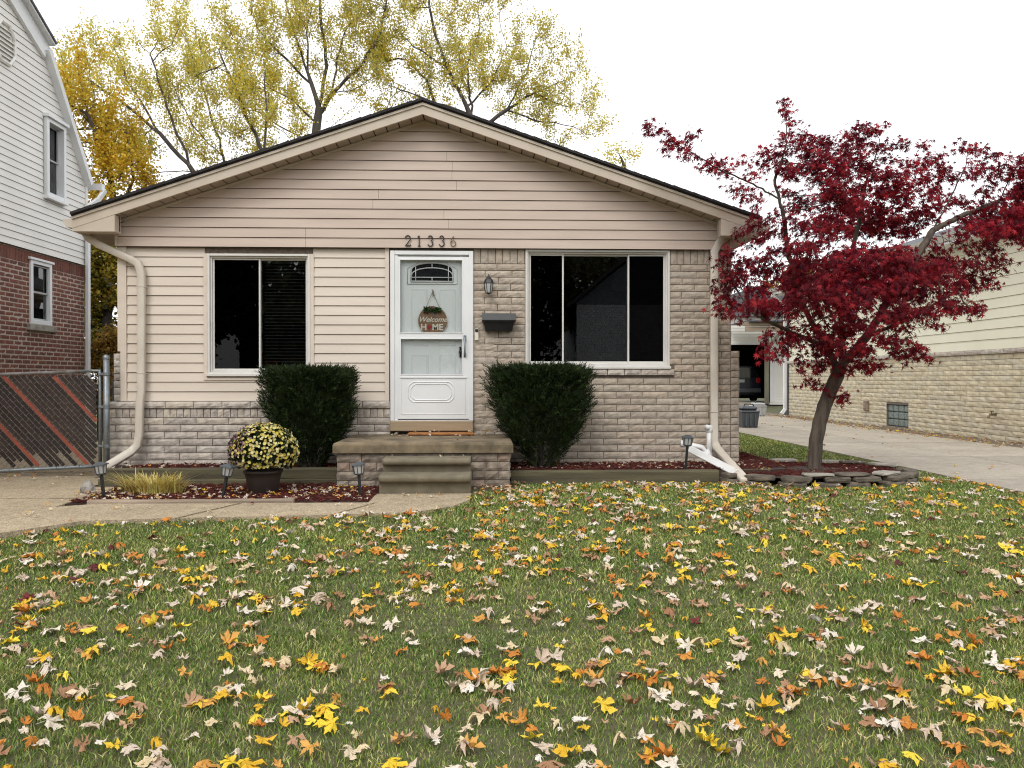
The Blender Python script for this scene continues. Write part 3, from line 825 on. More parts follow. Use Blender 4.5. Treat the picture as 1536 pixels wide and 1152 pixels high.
b0, b1 = on_y(723, 497, YW), on_y(773, 470, YW); xm_ = (b0.x + b1.x) / 2
mail = thing('mailbox', 'black wall mailbox with overhanging lid below the wall lantern', 'mailbox', (xm_, YW, b0.z))
mb = MB(); w0 = (b1.x - b0.x) / 2
zl = Z(748, 483); k = w0 - .045
mb.add([(xm_ - w0 + .02, YW - .14, zl), (xm_ + w0 - .02, YW - .14, zl), (xm_ + k, YW - .10, b0.z), (xm_ - k, YW - .10, b0.z),
        (xm_ - w0 + .02, YW - .01, zl), (xm_ + w0 - .02, YW - .01, zl), (xm_ + k, YW - .01, b0.z), (xm_ - k, YW - .01, b0.z)],
       [(3, 2, 1, 0), (4, 5, 6, 7), (0, 4, 7, 3), (1, 2, 6, 5), (2, 3, 7, 6), (0, 1, 5, 4)])
put('mailbox_body', mb, M['black'], mail)
mb = MB(); mb.prismx([(YW - .155, zl - .005), (YW - .16, zl + .015), (YW - .13, b1.z - .012), (YW - .01, b1.z), (YW - .01, zl - .005)], xm_ - w0, xm_ + w0)
put('lid', mb, M['black'], mail)
p0, p1 = on_y(712, 511, YW - .03), on_y(718, 493, YW - .03)
bell = thing('doorbell', 'white video doorbell with dark top on the brick beside the storm door', 'doorbell', ((p0.x + p1.x) / 2, YW, p0.z))
mb = MB(); mb.bbox((p0.x, YW - .045, p0.z), (p1.x, YW - .012, p1.z), .008); put('case', mb, M['cream_light'], bell)
mb = MB(); mb.bbox((p0.x + .006, YW - .05, p1.z - .045), (p1.x - .006, YW - .046, p1.z - .006), .004); put('lens', mb, M['black'], bell)

# welcome sign on the inner door
SC = on_y(649, 481, YD - .03); SR = .182
sign = thing('door_sign', 'round wooden welcome home sign hanging on the front door behind the storm glass', 'sign', tuple(SC))
mb = MB(); nn = 40
mb.prism([(SC.x + SR * math.cos(2 * PI * i / nn), SC.z + SR * math.sin(2 * PI * i / nn)) for i in range(nn)], SC.y - .006, SC.y + .006)
put('board', mb, M['sign_wood'], sign)
def text(s, size, x, z, y, mat, parent, name, shear=0, bold=0, ext=.0015):
    c = bpy.data.curves.new(name, 'FONT'); c.body = s; c.size = size; c.shear = shear; c.offset = bold; c.extrude = ext; c.align_x = 'CENTER'; c.align_y = 'CENTER'
    tmp = bpy.data.objects.new(name, c); COL.objects.link(tmp)
    bpy.context.view_layer.update()
    me = bpy.data.meshes.new_from_object(tmp.evaluated_get(bpy.context.evaluated_depsgraph_get()))
    bpy.data.objects.remove(tmp)
    me.materials.clear(); me.materials.append(mat)
    o = bpy.data.objects.new(name, me); COL.objects.link(o); o.parent = parent
    off = Vector((0, 0, 0)); p = parent
    while p: off += p.location; p = p.parent
    o.location = Vector((x, y, z)) - off; o.rotation_euler = (PI / 2, 0, 0)
    return o
ys_ = SC.y - .0085
text('Welcome', .09, SC.x, SC.z + .012, ys_, M['cream_light'], sign, 'lettering', .35, .0016)
text('H', .108, SC.x - .112, SC.z - .085, ys_, M['cream_light'], sign, 'lettering', 0, .0032)
text('ME', .108, SC.x + .062, SC.z - .085, ys_, M['cream_light'], sign, 'lettering', 0, .0032)
mb = MB(); lp = []
for i in range(22):
    a = PI / 2 + 2 * PI * i / 22; r_ = (.045, .022, .036, .02, .042, .02, .034, .018, .03, .016, .024)[min(i, 22 - i) if i <= 11 else 22 - i] if min(i, 22 - i) < 11 else .03
    lp.append((SC.x - .045 + r_ * math.cos(a), SC.z - .085 + r_ * math.sin(a)))
mb.prism(lp, ys_ - .002, ys_); mb.box((SC.x - .048, ys_ - .002, SC.z - .135), (SC.x - .042, ys_, SC.z - .1))
put('painted_leaf', mb, M['redpaint'], sign)
mb = MB(); kt = on_y(649, 437, YD - .02)
for sx in (-1, 1): mb.tube([(kt.x, kt.y, kt.z), (SC.x + sx * .085, SC.y, SC.z + .16)], .003, 5)
mb.tube([kt + Vector((-.01, -.01, .02)), kt + Vector((.012, -.012, 0)), kt + Vector((0, -.014, -.03)), kt + Vector((.015, -.01, -.06))], .007, 6)
put('hanging_string', mb, M['string'], sign)
mb = MB()
for sx in (-1, 1):
    mb.add([(SC.x, SC.y - .012, SC.z + .13), (SC.x + sx * .03, SC.y - .02, SC.z + .16), (SC.x + sx * .035, SC.y - .02, SC.z + .115)], [(0, 1, 2)])
    mb.add([(SC.x, SC.y - .012, SC.z + .13), (SC.x + sx * .012 - .006, SC.y - .02, SC.z + .05), (SC.x + sx * .02 + .012, SC.y - .018, SC.z + .055)], [(0, 1, 2)])
mb.box((SC.x - .01, SC.y - .024, SC.z + .12), (SC.x + .01, SC.y - .012, SC.z + .14))
put('bow', mb, M['bow'], sign)
n = 150
P = np.stack([SC.x + RNG.uniform(-.095, .095, n), np.full(n, SC.y - .014) + RNG.uniform(-.015, .004, n), SC.z + .135 + RNG.uniform(-.025, .025, n)], 1)
D = np.stack([(P[:, 0] - SC.x) * 8 + RNG.normal(0, .5, n), RNG.normal(-.2, .3, n), RNG.normal(-.1, .6, n)], 1)
M['sprig'] = leafmat('sprig_leaf', [(.03, .07, .015), (.06, .12, .03), (.02, .05, .015)], .2)
V, Fc = scatter([(-.012, .0, 0), (.012, 0, 0), (.006, .05, .004), (-.006, .05, -.004)], [(0, 1, 2, 3)], P - np.array(SC), frames(D), RNG.uniform(.5, .85, n))
npmesh('greenery', V, Fc, M['sprig'], sign)

# ------------------------------------------------------------------ porch, steps, mat
pf = 8.55
px0, px1 = X(505, 700, pf), X(765, 700, pf); pz = .50; capz = .115
porch = thing('porch', 'raised concrete front porch slab on a stained split brick base', 'porch', ((px0 + px1) / 2, 9.1, 0))
mb = MB(); e = .035
nxp, nyp = 26, 12; vs = []; fs = []
def bevel_slab(mb, x0, x1, y0, y1, z0, z1, r):
    prof = [(0, z0), (0, z1 - r), (r * .3, z1 - r * .3), (r, z1)]
    rings = [[(x0 + d, y0 + d, z), (x1 - d, y0 + d, z), (x1 - d, y1, z), (x0 + d, y1, z)] for d, z in prof]
    v = [p for rr in rings for p in rr]
    f = [(i * 4 + k, i * 4 + (k + 1) % 4, (i + 1) * 4 + (k + 1) % 4, (i + 1) * 4 + k) for i in range(3) for k in range(4)] + [(12, 13, 14, 15), (3, 2, 1, 0)]
    mb.add(v, f)
bevel_slab(mb, px0 - e, px1 + e, pf - .05, YW - .04, pz - capz, pz, .03)
put('slab', mb, M['porch_conc'], porch)
mb = MB(); mb.box((px0 + .01, pf + .01, -.1), (px1 - .01, YW - .05, pz - capz - .001)); put('core', mb, M['mortar'], porch)
mb = MB()
Wp = Wall((0, pf + .01, 0), (1, 0, 0), (0, -1, 0)); brickfield(mb, Wp, px0, px1, -.02, pz - capz - .004, .099, .30, rough=.012)
Wp2 = Wall((px1 - .01, pf + .01, 0), (0, 1, 0), (1, 0, 0)); brickfield(mb, Wp2, 0, 1.2, -.02, pz - capz - .004, .099, .30, rough=.012)
Wp3 = Wall((px0 + .01, pf + .01, 0), (0, 1, 0), (-1, 0, 0)); brickfield(mb, Wp3, 0, 1.2, -.02, pz - capz - .004, .099, .30, rough=.012)
put('brick_base', mb, M['porch_brick'], porch)
stx0, stx1 = X(570, 700, 8.1), X(706, 700, 8.1)
steps = thing('steps', 'two precast concrete steps with rounded nosings in front of the porch', 'steps', ((stx0 + stx1) / 2, 8.2, 0))
mb = MB()
def stepblock(y0, z0, z1, ex):
    nz_ = .075; h = z1 - nz_
    prof = [(y0 + .075, z0), (y0 + .07, h), (y0 + .035, h + .004)] + [(y0 + .035 - .035 * math.sin(a), h + nz_ / 2 - nz_ / 2 * math.cos(a)) for a in [PI * i / 8 for i in range(1, 8)]] + [(y0 + .045, z1), (pf - .02, z1), (pf - .02, z0)]
    n = len(prof); xs_ = [stx0 - ex, stx0 - ex + .02, stx1 + ex - .02, stx1 + ex]; vs = []
    for k, x in enumerate(xs_):
        s_ = .015 if k in (0, 3) else 0
        for i, (y, z) in enumerate(prof):
            vs.append((x, y + (s_ if 1 < i < n - 2 else 0), z - (s_ if i in (n - 3, n - 4) else 0) * .5))
    fs = [(k * n + i, k * n + (i + 1) % n, (k + 1) * n + (i + 1) % n, (k + 1) * n + i) for k in range(3) for i in range(n)] + [tuple(range(n)), tuple(range(4 * n - 1, 3 * n - 1, -1))]
    mb.add(vs, fs)
stepblock(7.96, -.02, .205, .0); 
put('lower_step', mb, M['step_conc'], steps, False)
mb = MB(); stepblock(8.245, .2055, .352, -.004); put('upper_step', mb, M['step_conc'], steps, False)
mx0, mx1 = X(612, 647, 9.6), X(711, 647, 9.6)
mb = MB(); mb.bbox((mx0, 9.50, pz + .001), (mx1, 9.69, pz + .035), .012)
tag(put('doormat', mb, M['mat']), 'thin orange brown mat lying on the porch below the door sill', 'doormat')

# ------------------------------------------------------------------ beds
zbed = .02
def timber(name, x0, x1, y0, y1, z0, z1, label, mat='timber', cat='landscape timber', group=None):
    mb = MB(); n = max(3, int((x1 - x0) / .15)); prof = [(y0, z0), (y0, z1 - .015), (y0 + .012, z1), (y1 - .012, z1), (y1, z1 - .015), (y1, z0)]; m_ = len(prof); vs = []
    for i in range(n + 1):
        x = x0 + (x1 - x0) * i / n
        for y, z in prof: vs.append((x, y + random.uniform(-.003, .003), z + random.uniform(-.003, .003)))
    mb.add(vs, [(i * m_ + k, i * m_ + (k + 1) % m_, (i + 1) * m_ + (k + 1) % m_, (i + 1) * m_ + k) for i in range(n) for k in range(m_)] + [tuple(range(m_)), tuple(range(n * m_ + m_ - 1, n * m_ - 1, -1))])
    return tag(put(name, mb, M[mat]), label, cat, group)
GT = 'mossy timbers edging the flower beds'
timber('landscape_timber', X(150, 700, 8.85), px0 - .02, 8.80, 8.92, -.05, .068, 'dark mossy timber at the back of the left bed, lower of two', group=GT)
timber('landscape_timber', X(156, 700, 8.87), px0 - .03, 8.83, 8.95, .07, .185, 'mossy timber on top of another, behind the potted mum and yellow plant', group=GT)
timber('landscape_timber', px1 + .02, X(1078, 700, 8.85), 8.84, 8.96, -.05, .14, 'mossy timber in front of the right yew bed facing the lawn', group=GT)
timber('landscape_timber', X(1100, 700, 8.9), X(1160, 700, 8.9), 9.0, 9.12, -.05, .13, 'short dark timber end left of the flagstone ring', group=GT)
timber('edging_board', X(130, 755, 7.47), X(440, 755, 7.47), 7.47, 7.53, -.02, .045, 'weathered thin edging board between the left bed and the walkway', 'oldboard', 'edging board')
slabs('garden_bed', [[(-4.05, 7.54), (stx0 - .02, 7.54), (stx0 - .02, 8.55), (px0, 8.55), (px0, 8.79), (-4.4, 8.79), (-4.45, 8.0)]], pmat('bed_soil', (.06, .035, .025), (.035, .022, .016), 8, .95, .8, 50), -.1, .0)
slabs('garden_soil', [[(X(170, 700, 8.955), 8.955), (px0, 8.955), (px0, YW), (X(170, 700, YW), YW)], [(px1, 8.97), (xBR + .0, 8.97), (xBR + .35, 9.1), (xBR + .55, 10.2), (xBR + .35, 15), (xBR, 15), (xBR, YW), (px1, YW)]], bpy.data.materials['bed_soil'], -.1, .125)

def chips(polys, dens, zf):
    Ps = []
    for (x0, x1, y0, y1) in polys:
        n = int((x1 - x0) * (y1 - y0) * dens); Ps.append(np.stack([RNG.uniform(x0, x1, n), RNG.uniform(y0, y1, n)], 1))
    P = np.concatenate(Ps); n = len(P)
    zz = np.array([zf(a, b) for a, b in P]) + RNG.uniform(.0, .025, n)
    P3 = np.column_stack([P, zz]); D = np.column_stack([RNG.normal(size=(n, 2)), RNG.normal(0, .25, n)])
    T = [(-.5, -.5, -.12), (.5, -.5, -.12), (.5, .5, -.12), (-.5, .5, -.12), (-.4, -.45, .12), (.5, -.4, .12), (.4, .5, .12), (-.5, .4, .12)]
    T = np.array(T) * np.array([.4, 1.9, 1.0]); Fq = [(4, 5, 6, 7), (0, 1, 5, 4), (1, 2, 6, 5), (2, 3, 7, 6), (3, 0, 4, 7)]
    up = np.column_stack([RNG.normal(0, .2, (n, 2)), np.ones(n)])
    R = frames(D, -up * 1.0)
    return scatter(T, Fq, P3, R, RNG.uniform(.012, .028, n))
M['mulch'] = leafmat('red_mulch', [(.16, .035, .025), (.09, .02, .016), (.22, .06, .04), (.06, .018, .014), (.13, .03, .03)], 0, .85)
rings = RING
V, Fc = chips([(-4.0, stx0 - .03, 7.55, 8.78), (X(172, 700, 9.0), px0 - .02, 8.97, 9.72)], 1500, lambda a, b: .005 if b < 8.8 else .13)
tag(npmesh('mulch', V, Fc, M['mulch']), 'red brown bark mulch with chips in the left flower bed', 'mulch', kind='stuff')
V, Fc = chips([(px1 + .03, xBR, 8.98, 9.74), (xBR, xBR + .45, 9.2, 14)], 1500, lambda a, b: .13)
tag(npmesh('mulch', V, Fc, M['mulch']), 'red brown bark mulch under the right yew along the wall', 'mulch', kind='stuff')

# flagstone ring
def ringpt(a, f=1.0): return RING[0] + RING[2] * f * math.cos(a), RING[1] + RING[3] * f * math.sin(a)
def blob_stone(mb, cx, cy, z0, z1, lu, lv, ang, seed):
    rr = random.Random(seed); n = 9
    pts = []
    for i in range(n):
        a = 2 * PI * i / n
        u = (abs(math.cos(a)) ** .5) * math.copysign(1, math.cos(a)) * lu / 2 * rr.uniform(.85, 1.05); v = (abs(math.sin(a)) ** .5) * math.copysign(1, math.sin(a)) * lv / 2 * rr.uniform(.8, 1.1)
        pts.append((cx + u * math.cos(ang) - v * math.sin(ang), cy + u * math.sin(ang) + v * math.cos(ang)))
    rings_ = [(.93, z0), (1.0, z0 + (z1 - z0) * .3), (1.0, z0 + (z1 - z0) * .75), (.92, z1)]
    vs = []
    for f, z in rings_:
        for (x, y) in pts: vs.append((cx + (x - cx) * f + rr.uniform(-.006, .006), cy + (y - cy) * f + rr.uniform(-.006, .006), z + rr.uniform(-.005, .005)))
    fs = [(i * n + k, i * n + (k + 1) % n, (i + 1) * n + (k + 1) % n, (i + 1) * n + k) for i in range(3) for k in range(n)] + [tuple(range(3 * n, 4 * n)), tuple(range(n - 1, -1, -1))]
    mb.add(vs, fs)
ordn = ['first', 'second', 'third', 'fourth', 'fifth', 'sixth', 'seventh', 'eighth', 'ninth', 'tenth', 'eleventh', 'twelfth', 'thirteenth', 'fourteenth']
sid = 0
for layer, (na, z0, z1, f) in enumerate(((19, -.03, .045, 1.0), (18, .047, .105, .98), (15, .107, .14, .93))):
    items = []
    for i in range(na):
        a = 2 * PI * (i + .37 * layer) / na + random.uniform(-.06, .06)
        items.append(a)
    for side in ('front', 'back'):
        sel = sorted([a for a in items if (math.sin(a) < 0) == (side == 'front')], key=lambda a: math.cos(a))
        for j, a in enumerate(sel):
            if layer == 2 and random.random() < .25 and side == 'front': continue
            cx, cy = ringpt(a, f + random.uniform(-.03, .03)); circ = 2 * PI * 1.03 / na
            tang = math.atan2(RING[3] * math.cos(a), -RING[2] * math.sin(a))
            mb = MB(); sid += 1; blob_stone(mb, cx, cy, z0, z1 + random.uniform(-.006, .0), circ * random.uniform(.85, 1.0), random.uniform(.16, .24), tang + random.uniform(-.12, .12), sid)
            pale = layer == 2 and random.random() < .7
            nm = ['bottom', 'middle', 'top'][layer]
            tag(put('flagstone', mb, M['flag_pale'] if pale else M['flag']), f"{'pale' if pale else 'dark'} flagstone in maple ring, {nm} layer, {side} side, {ordn[j]} from left", 'flagstone', 'flagstones stacked in a ring around the maple')
mb = MB(); nn = 40
vs = [(RING[0], RING[1], .12)] + [(*ringpt(2 * PI * i / nn, .9), .07) for i in range(nn)]
mb.add(vs, [(0, i + 1, (i + 1) % nn + 1) for i in range(nn)])
tag(put('ring_soil', mb, bpy.data.materials['bed_soil'], smooth=True), kind='structure')
V, Fc = chips([(RING[0] - 1.1, RING[0] + 1.1, RING[1] - .75, RING[1] + .75)], 1700, lambda a, b: .085 if ((a - RING[0]) / 1.05) ** 2 + ((b - RING[1]) / .7) ** 2 < 1 else -.2)
tag(npmesh('mulch', V, Fc, M['mulch']), 'red bark mulch inside the flagstone ring around the maple trunk', 'mulch', kind='stuff')

# rock
bm_pts = []
mb = MB(); rr = random.Random(5); c = on_z(132, 740, 0.0); 
lats = [(-.2, .8), (.2, 1.0), (.55, .85), (.85, .5), (1.0, .15)]; n = 11; vs = []
for h, r_ in lats:
    for k in range(n): a = 2 * PI * k / n; q = r_ * rr.uniform(.8, 1.12); vs.append((c.x + .085 * q * math.cos(a), c.y + .07 * q * math.sin(a), .13 * h * rr.uniform(.9, 1.1) + .0))
mb.add(vs, [(i * n + k, i * n + (k + 1) % n, (i + 1) * n + (k + 1) % n, (i + 1) * n + k) for i in range(4) for k in range(n)] + [tuple(range(4 * n, 5 * n))])
tag(put('rock', mb, M['rock']), 'small rough grey rock at the left end of the flower bed beside the driveway', 'rock')

# solar path lights
def path_light(px, py_top, py_base, Y, lean, label, zbase, first=None):
    q = on_y(px, py_base, Y)
    t = on_y(px + lean, py_top, Y)
    H = t.z - zbase
    L = thing('path_light', label, 'path light', (0, 0, 0), 'solar stake lights in the flower beds')
    mb = MB(); mb.lathe([(0, .025), (.03, .02), (.085, .0), (.088, -.012), (.07, -.014), (0, -.012)], (0, 0, H), 4, PI / 4, 2 * PI + PI / 4); c_ = put('cap', mb, M['plastic_grey'])
    mb = MB(); mb.lathe([(.058, -.014), (.045, -.095), (0, -.098)], (0, 0, H), 8); l_ = put('lantern', mb, M['frost'])
    mb = MB()
    for k in range(8): a = PI / 4 * k; mb.tube([(.06 * math.cos(a), .06 * math.sin(a), H - .012), (.046 * math.cos(a), .046 * math.sin(a), H - .1)], .005, 5)
    mb.lathe([(.05, -.092), (.04, -.108), (0, -.108)], (0, 0, H), 8)
    g_ = put('cage', mb, M['plastic_grey'])
    mb = MB(); mb.lathe([(.016, -.108), (.016, -.15)], (0, 0, H), 8); mb.bbox((-.014, -.014, -.02), (.014, .014, H - .12), .003); s_ = put('stake', mb, M['black'])
    for o in (c_, l_, g_, s_): o.parent = L
    L.location = (q.x, Y, zbase); ang = math.atan2(t.x - q.x, H); L.rotation_euler = (random.uniform(-.04, .04), ang, random.uniform(-.2, .2))
    return L
path_light(156, 696, 748, 7.85, -6, 'solar stake light at the far left end of the flower bed by the gate post', .0)
path_light(334, 698, 745, 7.8, 9, 'leaning solar stake light left of the potted mum', .0)
path_light(541, 696, 745, 7.8, -4, 'solar stake light left of the concrete steps', .0)
path_light(1028, 655, 697, 8.98, 4, 'solar stake light in the right bed beside the white drain pipe', .10)

# pvc drain
drain = thing('drain_pipe', 'white plastic drain pipe assembly leaning at the foot of the right downspout', 'drain pipe', (X(1060), 9.3, .1))
yP = 9.45
mb = MB(); a = on_y(1064, 643, yP); b = on_y(1064, 684, yP)
mb.tube([on_y(1060, 641, yP - .04), on_y(1064, 641, yP), a, b], .034, 12); mb.tube([on_y(1064, 641, yP + .02) + Vector((0, 0, .02)), a - Vector((0, 0, .05))], .041, 12); put('standpipe', mb, M['pvc'], drain, True)
mb = MB(); mb.tube([on_y(1022, 665, yP), on_y(1052, 671, yP), on_y(1064, 684, yP - .03)], .034, 12); mb.tube([on_y(1021, 665, yP), on_y(1027, 666, yP)], .043, 12); mb.tube([on_y(1058, 676, yP - .01), on_y(1064, 686, yP - .03)], .044, 12)
put('elbow_pipe', mb, M['pvc'], drain, True)
mb = MB(); mb.sweep([on_y(1034, 673, 9.25), on_y(1098, 706, 8.95), on_y(1103, 710, 8.9)], .085, .05)
put('trough', mb, M['pvc'], drain)

# ------------------------------------------------------------------ yews
def lathe_noise(P, prof_r, prof_h):
    return np.interp(P, prof_h, prof_r)
M['yew'] = leafmat('yew_needles', [(.013, .028, .008), (.024, .048, .012), (.007, .014, .005), (.075, .115, .025), (.02, .04, .012)], .12, .55, 11, .3, spec=.2)
def yew(px, Y, zb, H, R, label, seed, off=(0, 0)):
    rg = np.random.default_rng(seed); c = on_y(px, 690, Y)
    T = thing('yew_shrub', label, 'shrub', (c.x, Y, zb), 'clipped yews beside the porch')
    mb = MB(); rr = random.Random(seed)
    for i in range(13):
        a = rr.uniform(0, 2 * PI); s_ = rr.uniform(.2, .75)
        mb.tube([(.07 * math.cos(a), .06 * math.sin(a), -.03), (.13 * math.cos(a) * (1 + s_), .13 * math.sin(a), H * .3), (R * .6 * s_ * math.cos(a), R * .6 * s_ * math.sin(a), H * .65)], [.02, .015, .008], 6)
    mb.build('stem', M['bark_dark'], T)
    hh = np.array([.0, .1, .22, .4, .6, .78, .92, .985, 1.0]); rp = np.array([.26, .36, .58, .84, 1.0, 1.04, .98, .82, .62])
    n = 15000
    h = rg.beta(1.55, .95, n) ** .9; a = rg.uniform(0, 2 * PI, n)
    bumps = .97 + rg.normal(0, .02, n) + .09 * np.sin(a * 5 + h * 9 + seed) + .05 * np.sin(a * 11 - h * 17) + .06 * np.sin(a * 3 + h * 5 + 1)
    rad = np.interp(h, hh, rp) * R * bumps
    q = np.sqrt(rg.uniform(.25, 1.0, n)); 
    top = rg.uniform(size=n) < .3
    q[top] = np.sqrt(rg.uniform(0, 1, top.sum())); h[top] = rg.uniform(.9, 1.0, top.sum()) + .025 * np.sin(a[top] * 4 + q[top] * 8)
    r_ = rad * q
    low = (h < .25) & (rg.uniform(size=n) < .35); keep = ~low
    P = np.column_stack([np.cos(a) * r_ + off[0] * h * 0, np.sin(a) * r_ * .85, h * H])[keep]
    a = a[keep]; m = len(P)
    D = np.column_stack([np.cos(a) * .8, np.sin(a) * .8, np.full(m, .75)]) + rg.normal(0, .4, (m, 3))
    # a sprig: narrow needles on a short twig
    Tm = []; Fm = []
    for k in range(7):
        y = .01 + k * .011; sgn = 1 if k % 2 else -1; L_ = .03 if k < 6 else .02
        dx, dy = (sgn * L_ * .85, L_ * .55) if k < 6 else (0, .03)
        w = .0045; o = len(Tm)
        Tm += [(-w * (dy / L_), y - w, 0), (w, y + w * .5, 0), (dx, y + dy, .004 * sgn)]; Fm.append((o, o + 1, o + 2))
    for k in range(3):
        o = len(Tm); z = .018 * (1 if k % 2 else -1); Tm += [(-.004, .02 + k * .02, 0), (.004, .02 + k * .02, 0), (0, .045 + k * .02, z)]; Fm.append((o, o + 1, o + 2))
    # keep each sprig one loose piece through a shared thin blade
    V, Fc = scatter(Tm, Fm, P, frames(D), rg.uniform(.75, 1.25, m))
    npmesh('foliage', V, Fc, M['yew'], T)
    return T
yew(467, 9.22, .12, 1.15, .50, 'dark green clipped yew left of the porch steps', 3)
yew(813, 9.22, .12, 1.18, .575, 'dark green clipped yew right of the porch below the large window', 9)

# ------------------------------------------------------------------ potted mum
c = on_z(390, 743, 0.0); c.y += .12
mum = thing('potted_mum', 'brown pot of yellow and purple chrysanthemums in the left flower bed', 'potted plant', (c.x, c.y, 0))
mb = MB(); mb.lathe([(0, .0), (.13, .0), (.145, .02), (.175, .17), (.19, .22), (.20, .225), (.20, .25), (.17, .25), (.16, .2), (0, .2)], (0, 0, 0), 24)
mb.build('pot', M['pot'], mum, True)
rg = np.random.default_rng(4); n = 5200
u = rg.normal(size=(n, 3)); u /= np.linalg.norm(u, axis=1, keepdims=True); u = u[u[:, 2] > -.55]; n = len(u)
ctr = np.array([0, 0, .44]); P = ctr + u * np.array([.33, .32, .27]) * rg.uniform(.55, 1.0, (n, 1))
Tl = [(-.014, .0, 0), (.014, 0, 0), (.02, .03, .006), (0, .05, 0), (-.02, .03, .006)]; Fl = [(0, 1, 2), (0, 2, 4), (4, 2, 3)]
V, Fc = scatter(Tl, Fl, P, frames(u + rg.normal(0, .5, u.shape)), rg.uniform(.6, 1.0, n))
M['mumleaf'] = leafmat('mum_leaves', [(.03, .05, .015), (.05, .08, .025), (.02, .03, .012)], .2)
npmesh('foliage', V, Fc, M['mumleaf'], mum)
def blooms(sel_n, left, mats, name, rs):
    n = sel_n * 3; u = rg.normal(size=(n, 3)); u /= np.linalg.norm(u, axis=1, keepdims=True); u = u[(u[:, 2] > -.5)]
    if left: u = u[(u[:, 0] < -.25 + rg.normal(0, .18, len(u)))]
    else: u = u[(u[:, 0] > -.55 + rg.normal(0, .22, len(u)))]
    u = u[:sel_n]; P = ctr + u * np.array([.35, .34, .29]) * rg.uniform(.95, 1.04, (len(u), 1))
    Tm = [(0, 0, 0)]; Fm = []; k_ = 10
    for i in range(k_):
        a = 2 * PI * i / k_; rr_ = 1 if i % 2 == 0 else .72; Tm.append((rr_ * math.cos(a), .28, rr_ * math.sin(a)))
    for i in range(k_): Fm.append((0, 1 + i, 1 + (i + 1) % k_))
    V, Fc = scatter(Tm, Fm, P, frames(u + rg.normal(0, .3, u.shape)), rg.uniform(*rs, len(u)))
    return npmesh(name, V, Fc, mats, mum)
M['ybloom'] = leafmat('yellow_bloom', [(.70, .58, .06), (.80, .72, .22), (.50, .36, .03), (.8, .74, .40)], .3)
M['pbloom'] = leafmat('purple_bloom', [(.20, .08, .13), (.32, .16, .22), (.12, .05, .06), (.38, .26, .30)], .3)
tag(blooms(780, False, M['ybloom'], 'bloom', (.013, .020)), kind='stuff'); tag(blooms(420, True, M['pbloom'], 'faded_bloom', (.010, .016)), kind='stuff')

# yellowing clump
c = on_z(215, 748, 0.0); n = 420; rg = np.random.default_rng(8)
mb = MB(); a = rg.uniform(0, 2 * PI, n); rr_ = np.sqrt(rg.uniform(0, 1, n))
Vs = []; Fs = []
for i in range(n):
    bx, by = .20 * rr_[i] * math.cos(a[i]) * 1.5, .13 * rr_[i] * math.sin(a[i])
    L_ = rg.uniform(.14, .32); out = rg.uniform(.2, 1.15); dx, dy = math.cos(a[i]) * out + rg.normal(0, .2), math.sin(a[i]) * out * .7 + rg.normal(0, .2)
    w = rg.uniform(.006, .011); pts = []
    for t in (0, .35, .7, 1):
        pts.append(Vector((c.x + bx + dx * L_ * t * t * .9, c.y + .25 + by + dy * L_ * t * t * .8, L_ * (t - .28 * t * t * out * 1.3))))
    sx = Vector((-dy, dx, 0)); sx = sx.normalized() if sx.length > .01 else Vector((1, 0, 0)); o = len(Vs)
    for t, p_ in zip((1, .9, .6, .05), pts): Vs += [tuple(p_ - sx * w * t), tuple(p_ + sx * w * t)]
    for k in range(3): Fs.append((o + 2 * k, o + 2 * k + 1, o + 2 * k + 3, o + 2 * k + 2))
M['yblade'] = leafmat('yellow_blades', [(.62, .46, .12), (.75, .66, .30), (.50, .30, .06), (.55, .52, .15), (.7, .6, .2)], .3)
pl = npmesh('ornamental_grass', np.array(Vs), np.array(Fs), M['yblade'])
tag(pl, 'low clump of yellowing strap leaves at the left end of the flower bed', 'plant')

# ------------------------------------------------------------------ gate
gY = 9.62
gx1 = X(150, 600, gY); gx0 = -7.28
def gzt(x): t = (x - gx0) / (gx1 - gx0); return on_y(150, 556, gY).z + (1 - t) * -.10
def gzb(x): t = (x - gx0) / (gx1 - gx0); return on_y(145, 699, gY).z + (1 - t) * -.12
gate = thing('chain_link_gate', 'chain link driveway gate woven with brown and red slats', 'gate', ((gx0 + gx1) / 2, gY, 0))
mb = MB(); mb.tube([(gx0, gY, gzt(gx0)), (gx1 - .22, gY, gzt(gx1 - .22))], .021, 10); put('top_rail', mb, M['rusty'], gate, True)
mb = MB(); mb.tube([(gx0, gY, gzb(gx0)), (gx1, gY, gzb(gx1))], .021, 10); mb.tube([(gx1, gY, gzb(gx1)), (gx1, gY, gzt(gx1)), (gx1 - .22, gY, gzt(gx1 - .22))], .021, 10); mb.tube([(gx0 + .02, gY, gzb(gx0)), (gx0 + .02, gY, gzt(gx0))], .021, 10)
for k in range(9):
    x = gx0 + .1 + k * .28; mb.tube([(x, gY, gzb(x)), (x + .02, gY, gzb(x) + .0)], .027, 8)
put('frame', mb, M['steel'], gate, True)
sp = .075
xr_ = gx1 - .10
def clip_line(x0_, z0_, dirx, dirz):
    """clip to the gate opening"""
    pts = []
    for i in range(0, 400):
        x = x0_ + dirx * i * .01; z = z0_ + dirz * i * .01
        if gx0 + .02 < x < xr_ + .06 and gzb(x) < z < gzt(x): pts.append((x, z))
    return (pts[0], pts[-1]) if len(pts) > 2 else None
mb = MB(); stp = .0547
